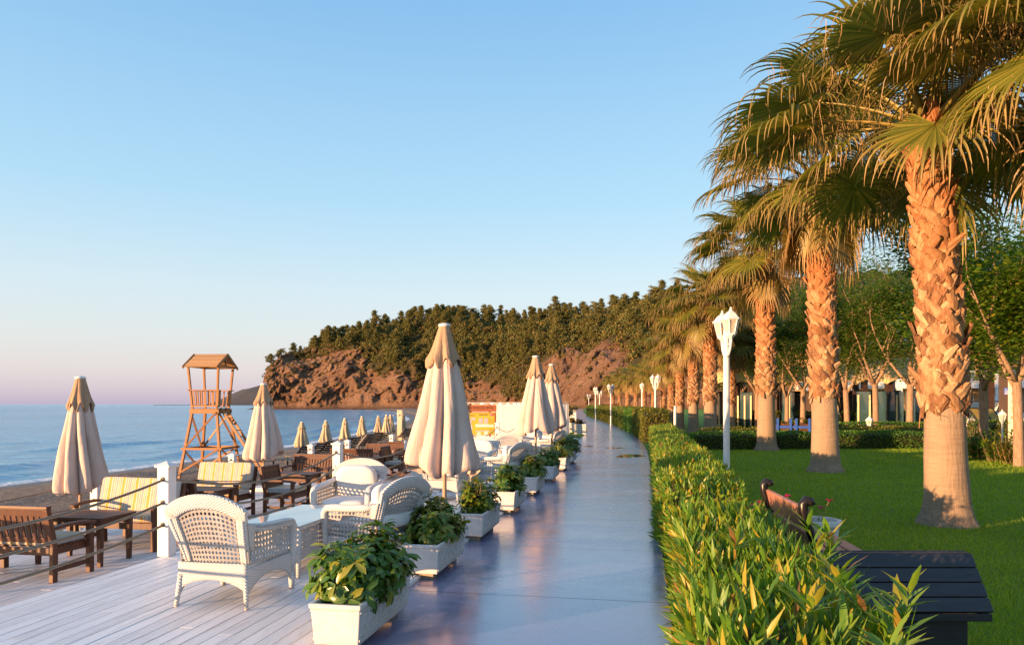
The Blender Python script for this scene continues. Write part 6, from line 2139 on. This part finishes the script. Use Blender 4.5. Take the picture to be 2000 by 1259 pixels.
for i in range(4):
    f0, f1 = i / 4, (i + 1) / 4
    a = Vector((cx, dep * f0, zf + (zb - zf) * f0)); c = Vector((cx, dep * f1, zf + (zb - zf) * f1)); g = (c - a).normalized() * .003
    b = MB(); b.beam(a + g, c - g, 2 * hw, .026, (0, -.8, .6)); b.build('lid_plank', M_blackwood, t, bevel=.004)
b = MB()
nrm = Vector((0, -(zb - zf), dep)).normalized()
off = -nrm * .030
for s in (-1, 1):
    b.beam(Vector((cx + s * (hw - .04), 0, zf)) + off, Vector((cx + s * (hw - .04), dep, zb)) + off, .05, .03, (0, -.8, .6))
b.box((cx, dep + .03, zb - .03), (2 * hw, .05, .07)); b.box((cx, .012, zf - .03), (2 * hw - .01, .03, .045))
b.build('lid_frame', M_blackwood, t, bevel=.004)
b = MB(); b.box((cx - .01, dep / 2 + .22, zf / 2 - .01), (2 * hw - .20, .52, zf - .02)); b.build('box_body', M_blackwood, t, bevel=.006)
b = MB(); b.beam((cx, dep + .06, zb), (cx, dep + .50, zf + .02), 2 * hw, .026, (0, .8, .6)); b.build('rear_lid', M_blackwood, t, bevel=.004)

# ---------------------------------------------------------------- blue play fence with flowers
M_blue = pmat('blue_paint', (.015, .09, .42), (.02, .07, .34), 8, .45)
x, y = W(1550, 29.7); t = thing('picket_bed', 'small flower bed ringed by wooden pickets and a bright blue rail', 'flower bed', (x, y, .26), R(-8), None)
w_ = 1.75
b = MB()
for z in (.44,): b.box((0, -.06, z), (w_, .03, .10))
for q in (-.62, -.12, .10, .60): b.box((q, -.085, .40), (.09, .05, .80)); 
b.build('blue_rail', M_blue, t)
b = MB(); rr = random.Random(2)
for i in range(24): b.box((-w_ / 2 + (i + .5) * w_ / 24, 0, .28), (.052, .022, .60 + rr.uniform(-.04, .05)))
b.build('pickets', M_teak, t)
V, F, st = shrub_arrays(71, .35, .85, .32, 60, .10, .03); o = np_mesh('flowers', V, F, M_privet2, t); o.location = (.2, .5, .45)

# ---------------------------------------------------------------- pavilion, partition, hotel behind
M_awn = mat_cloth('tan_awning_cloth', (.62, .43, .21), (.72, .52, .28))
M_brown = pmat('dark_brown_column', (.028, .013, .009), (.045, .020, .013), 6, .5)
M_strip = pmat('pale_timber_strip', (.62, .47, .24), (.70, .54, .30), 8, .5)
M_pglass = mat_glass('teal_screen_glass', (.045, .10, .12))
def PD(px): return 54 - (px - 1400) * (8.0 / 400)
cols = [1416, 1441, 1465, 1528, 1590, 1642, 1671, 1688, 1736, 1800, 1850]
for i, px in enumerate(cols):
    x, y = W(px, PD(px)); t = thing('pavilion_column', 'dark brown square pavilion column, %s from the left under the tan awnings' % (['first'] + ['second', 'third', 'fourth', 'fifth'] + ords)[i], 'column', (x, y, -.06), PSI - R(14), 'dark pavilion columns')
    b = MB(); b.box((0, 0, 1.75), (.36 + .1 * (i == 8), .36, 3.5)); b.build('shaft', M_brown, t, bevel=.01)
    b = MB(); b.box((0, 0, .06), (.48 + .1 * (i == 8), .48, .12)); b.build('plinth', M_brown, t, bevel=.01)
bays = [1395, 1428, 1478, 1528, 1585, 1628, 1672, 1732, 1796, 1862]
for i in range(len(bays) - 1):
    a = Vector((*W(bays[i], PD(bays[i]) - .5), 0)); c = Vector((*W(bays[i + 1], PD(bays[i + 1]) - .5), 0)); d = c - a; bk = Vector((-d.y, d.x, 0)).normalized()
    t = thing('awning', 'tan scalloped cloth awning, %s bay from the left above the glass partition' % (['first'] + ['second', 'third', 'fourth', 'fifth'] + ords)[i], 'awning', a, 0, 'tan awnings of the pavilion')
    zt = 4.3 + .3 * (i % 3 == 1); zl = 2.98
    def av(u, v):
        arch = .34 * (1 - (2 * u - 1) ** 2)
        p = d * u + bk * (.8 * v) + Vector((0, 0, zl + arch + (zt - zl - arch * .8) * v ** .8 - .10 * math.sin(PI * v) * (1 - abs(2 * u - 1))))
        return tuple(p)
    b = MB(); b.grid(av, 20, 10); b.build('cloth', M_awn, t, smooth=True, solid=.01)
    b = MB(); b.tube([av(u / 16, 0) for u in range(17)], .03, 6); b.build('hem', M_awn, t, smooth=True)
M_roof = pmat('brown_roof_board', (.07, .04, .028), (.11, .065, .045), 3, .8)
a, c = Vector((*W(1390, 57.5), 0)), Vector((*W(1885, 49.5), 0)); d = c - a
t = thing('pavilion_roof', 'low dark pavilion roof behind the tan awnings', 'roof', a, math.atan2(d.y, d.x))
b = MB(); b.box((d.length / 2, 2.2, 4.25), (d.length, 4.6, .22)); b.build('roof_slab', M_roof, t, bevel=.02)
b = MB(); b.box((d.length / 2, .1, 4.22), (d.length + .1, .06, .34)); b.build('fascia', M_roof, t)
# glass partition
a, c = Vector((*W(1393, 51.8), 0)), Vector((*W(1800, 44.8), 0)); d = c - a; L = d.length
t = thing('glass_partition', 'teal glass partition with pale upright strips behind the far hedge', 'partition', a, math.atan2(d.y, d.x))
b = MB(); k = 14
for i in (2, 5, 8, 10, 11, 12, 13): b.box(((i + .5) * L / k, 0, 1.32), (L / k - .10, .02, 2.3))
b.build('panes', M_pglass, t)
for px in (1399, 1405, 1444, 1458, 1471, 1513, 1550, 1579, 1627, 1645, 1685, 1706.5, 1756, 1781):
    q = (px - 1393) / 407.0
    q = q * 51.8 / (51.8 - 0) if False else q
    b = MB(); b.box((L * q ** .96, -.06, 1.12), (.10, .07, 2.24)); b.build('upright_strip', M_strip, t, bevel=.004)
a, c = Vector((*W(1388, 58.5), 0)), Vector((*W(1760, 52.5), 0)); d = c - a
t = thing('interior_backing', 'dark backing wall added to stand for the shaded pavilion interior between the brown columns', 'wall', a, math.atan2(d.y, d.x))
b = MB(); b.box((d.length / 2, 0, 1.3), (d.length, .12, 2.6)); b.build('boards', M_brown, t)  # dark sheet standing in for the shade inside the pavilion
b = MB(); b.box((d.length / 2, -.08, 2.63), (d.length, .3, .07)); b.build('backing_cap', M_brown, t, bevel=.01)
# hotel
M_hwall = pmat('apricot_render', (.52, .30, .15), (.60, .36, .19), 3, .8)
M_hwhite = pmat('white_render', (.74, .73, .72), (.68, .67, .66), 3, .7)
M_winglass = mat_glass('window_glass', (.05, .08, .10))
x, y = W(1560, 80)
t = thing('hotel_building', 'white hotel terrace building with a balustraded balcony, glimpsed behind the shade trees', 'building', (x, y, -.06), PSI - R(16))
Wd = 38
b = MB(); b.box((Wd / 2, 5, 4.0), (Wd, 6, 8.0)); b.build('wall', M_hwall, t)
b = MB(); b.box((Wd / 2, .4, 3.75), (Wd, 3.4, .75)); b.box((Wd / 2, 1.6, 8.2), (Wd + 1, 9, .45)); b.build('balcony_slab', M_hwhite, t, bevel=.01)
for i in range(9):
    b = MB(); b.box((.8 + i * 4.55, -1.0, 1.69), (.5, .5, 3.38)); b.box((.8 + i * 4.55, -1.0, 4.75), (.5, .3, 1.25)); b.build('column', M_hwhite, t, bevel=.01)
b = MB()
b.box((Wd / 2, -1.05, 5.12), (Wd, .16, .10)); b.box((Wd / 2, -1.05, 4.3), (Wd, .12, .08))
for i in range(int(Wd / .28)): b.box((.14 + i * .28, -1.05, 4.7), (.07, .07, .75))
b.build('balustrade', M_hwhite, t)
for i in range(8):
    for z, h in ((1.35, 2.5), (5.6, 2.2)):
        b = MB(); b.box((3.1 + i * 4.55, 1.97, z), (2.0, .08, h)); f = b.build('window', M_hwhite, t); g = MB(); g.box((3.1 + i * 4.55, 1.925, z), (1.8, .03, h - .2)); g.build('pane', M_winglass, f)
# right pavilion corner: big dark column with access sign, cream post
x, y = W(1962, 33); t = thing('corner_column', 'thick dark brown column with a blue wheelchair sign, left of the cream post', 'column', (x, y, -.06), PSI - R(32))
b = MB(); b.box((0, 0, 1.7), (.44, .44, 3.4)); b.build('shaft', M_brown, t, bevel=.012)
b = MB(); b.box((.06, -.228, 2.30), (.19, .016, .30)); sg = b.build('access_sign', M_blue, t, bevel=.004)
b = MB(); Y_ = -.239
ringp = [(.055 + .045 * math.cos(R(a_)), Y_, 2.265 + .045 * math.sin(R(a_))) for a_ in range(-220, 60, 20)]
b.tube(ringp, .008, 6); b.tube([(.045, Y_, 2.375), (.045, Y_, 2.30), (.095, Y_, 2.295), (.115, Y_, 2.24)], .010, 6); b.lathe([(.001, -.016), (.016, -.008), (.016, .008), (.001, .016)], 8, (.045, Y_, 2.40)); b.box((.06, -.237, 2.185), (.13, .004, .022))
b.build('wheelchair_symbol', M_paper, sg)
x, y = W(1976, 30); t = thing('rule_post', 'cream square post with small dark pictograms, beside the rightmost shade tree', 'post', (x, y, -.06), PSI - R(35))
b = MB(); b.box((0, 0, 1.42), (.25, .25, 2.84)); b.build('shaft', M_creamp, t, bevel=.01)
b = MB()
for z in (2.15, 1.82, 1.55, 1.42): b.tube([(.0, -.128, z - .03), (.0, -.128, z + .02)], .010, 6); b.box((0, -.127, z + .04), (.025, .005, .025)); b.box((0, -.127, z - .035), (.06, .005, .012))
b.box((0, -.127, 1.12), (.10, .005, .02)); b.box((0, -.127, 1.20), (.10, .005, .02)); b.box((0, -.127, 1.16), (.03, .005, .08))
b.build('pictograms', M_ink, t)
a, c = Vector((*W(1868, 34.2), 0)), Vector((*W(2080, 33.0), 0)); d = c - a
t = thing('shade_roof', 'dark timber shade roof over the loungers at the right edge', 'roof', a, math.atan2(d.y, d.x))
b = MB(); b.box((d.length / 2, 1.6, 3.5), (d.length, 3.2, .22)); b.build('roof_slab', M_roof, t)
for q in (.02, .55, .98):
    b = MB(); b.box((d.length * q, 3.0, 1.7), (.22, .22, 3.38)); b.build('post', M_brown, t)
x, y = W(1935, 56); parasol('closed_parasol', 'pale grey closed parasol in front of the hotel terrace at the right', (x, y, .80), 2.35, 1.45, .40, 41, pmat('grey_cloth', (.55, .56, .58), (.62, .62, .64), 4, .9), M_flap, 'closed parasol by the hotel')
M_ltan = mat_cloth('tan_sling', (.46, .33, .09), (.56, .42, .14)); M_lcream = mat_cloth('cream_sling', (.62, .60, .50), (.68, .66, .56))
M_paving = pmat('pale_terrace_paving', (.42, .40, .38), (.34, .32, .30), 2, .7, .2, 20, .004)
b = MB()
for (d0, d1, zt) in ((33.6, 43.0, .40), (43.0, 74.0, .80)):
    q = [W(1862, d0), W(2200, d0), W(2200, d1), W(1862, d1)]
    b.prism(q, -.2, zt)
tag(b.build('terrace_paving', M_paving), kind='structure')
def sling(label, px, D, rz, fabric, group, z=-.06):
    x, y = W(px, D); t = thing('sling_lounger', label, 'lounger', (x, y, z), R(rz), group)
    b = MB()
    for s in (-1, 1): b.beam((s * .33, -.5, .36), (s * .33, 1.1, .36), .06, .06); b.beam((s * .33, -.5, .36), (s * .33, -1.05, 1.05), .06, .06)
    b.beam((-.36, -1.05, 1.05), (.36, -1.05, 1.05), .06, .06)
    b.build('frame', M_dark, t)
    b = MB(); b.box((0, .3, .375), (.58, 1.55, .02)); b.build('seat_sling', fabric, t)
    b = MB(); b.beam((0, -.52, .38), (0, -1.02, 1.01), .60, .02, (0, .8, .6)); b.build('back_sling', fabric, t)
    for s in (-1, 1):
        for yy in (-.4, .95):
            b = MB(); b.box((s * .33, yy, .17), (.06, .06, .34)); b.build('leg', M_dark, t)
gs = 'sling loungers by the hotel'
for k, (px, lb) in enumerate([(1882, 'black-framed yellow lounger back just right of the nearest palm'), (1897, 'black-framed yellow lounger left of the grey shade tree trunk'), (1938, 'black-framed yellow lounger right of the grey shade tree trunk'), (1968, 'black-framed yellow lounger at the foot of the cream post')]):
    sling(lb, px, 35.2, -150, M_ltan, gs, .40)
for k, (px, lb) in enumerate([(1893, 'cream lounger of the back row, first from the left'), (1902, 'cream lounger of the back row, second from the left'), (1911, 'cream lounger of the back row, third from the left'), (1929, 'cream lounger of the back row, under the grey parasol'), (1947, 'cream lounger of the back row, left of the thick dark column')]):
    sling(lb, px, 49, 130, M_lcream, gs, .80)
x, y = W(1192, 88); t = thing('brown_fence', 'low dark red-brown fence panel behind the far tall hedge', 'fence', (x, y, -.06), R(10))
b = MB()
for i in range(10): b.box((-.9 + i * .2 - .0, 0, .9), (.18, .03, 1.7))
b.build('boards', M_teak, t)
for q in (-1.02, 1.0):
    b = MB(); b.box((q, 0, .95), (.1, .1, 1.9)); b.build('post', M_teak, t)
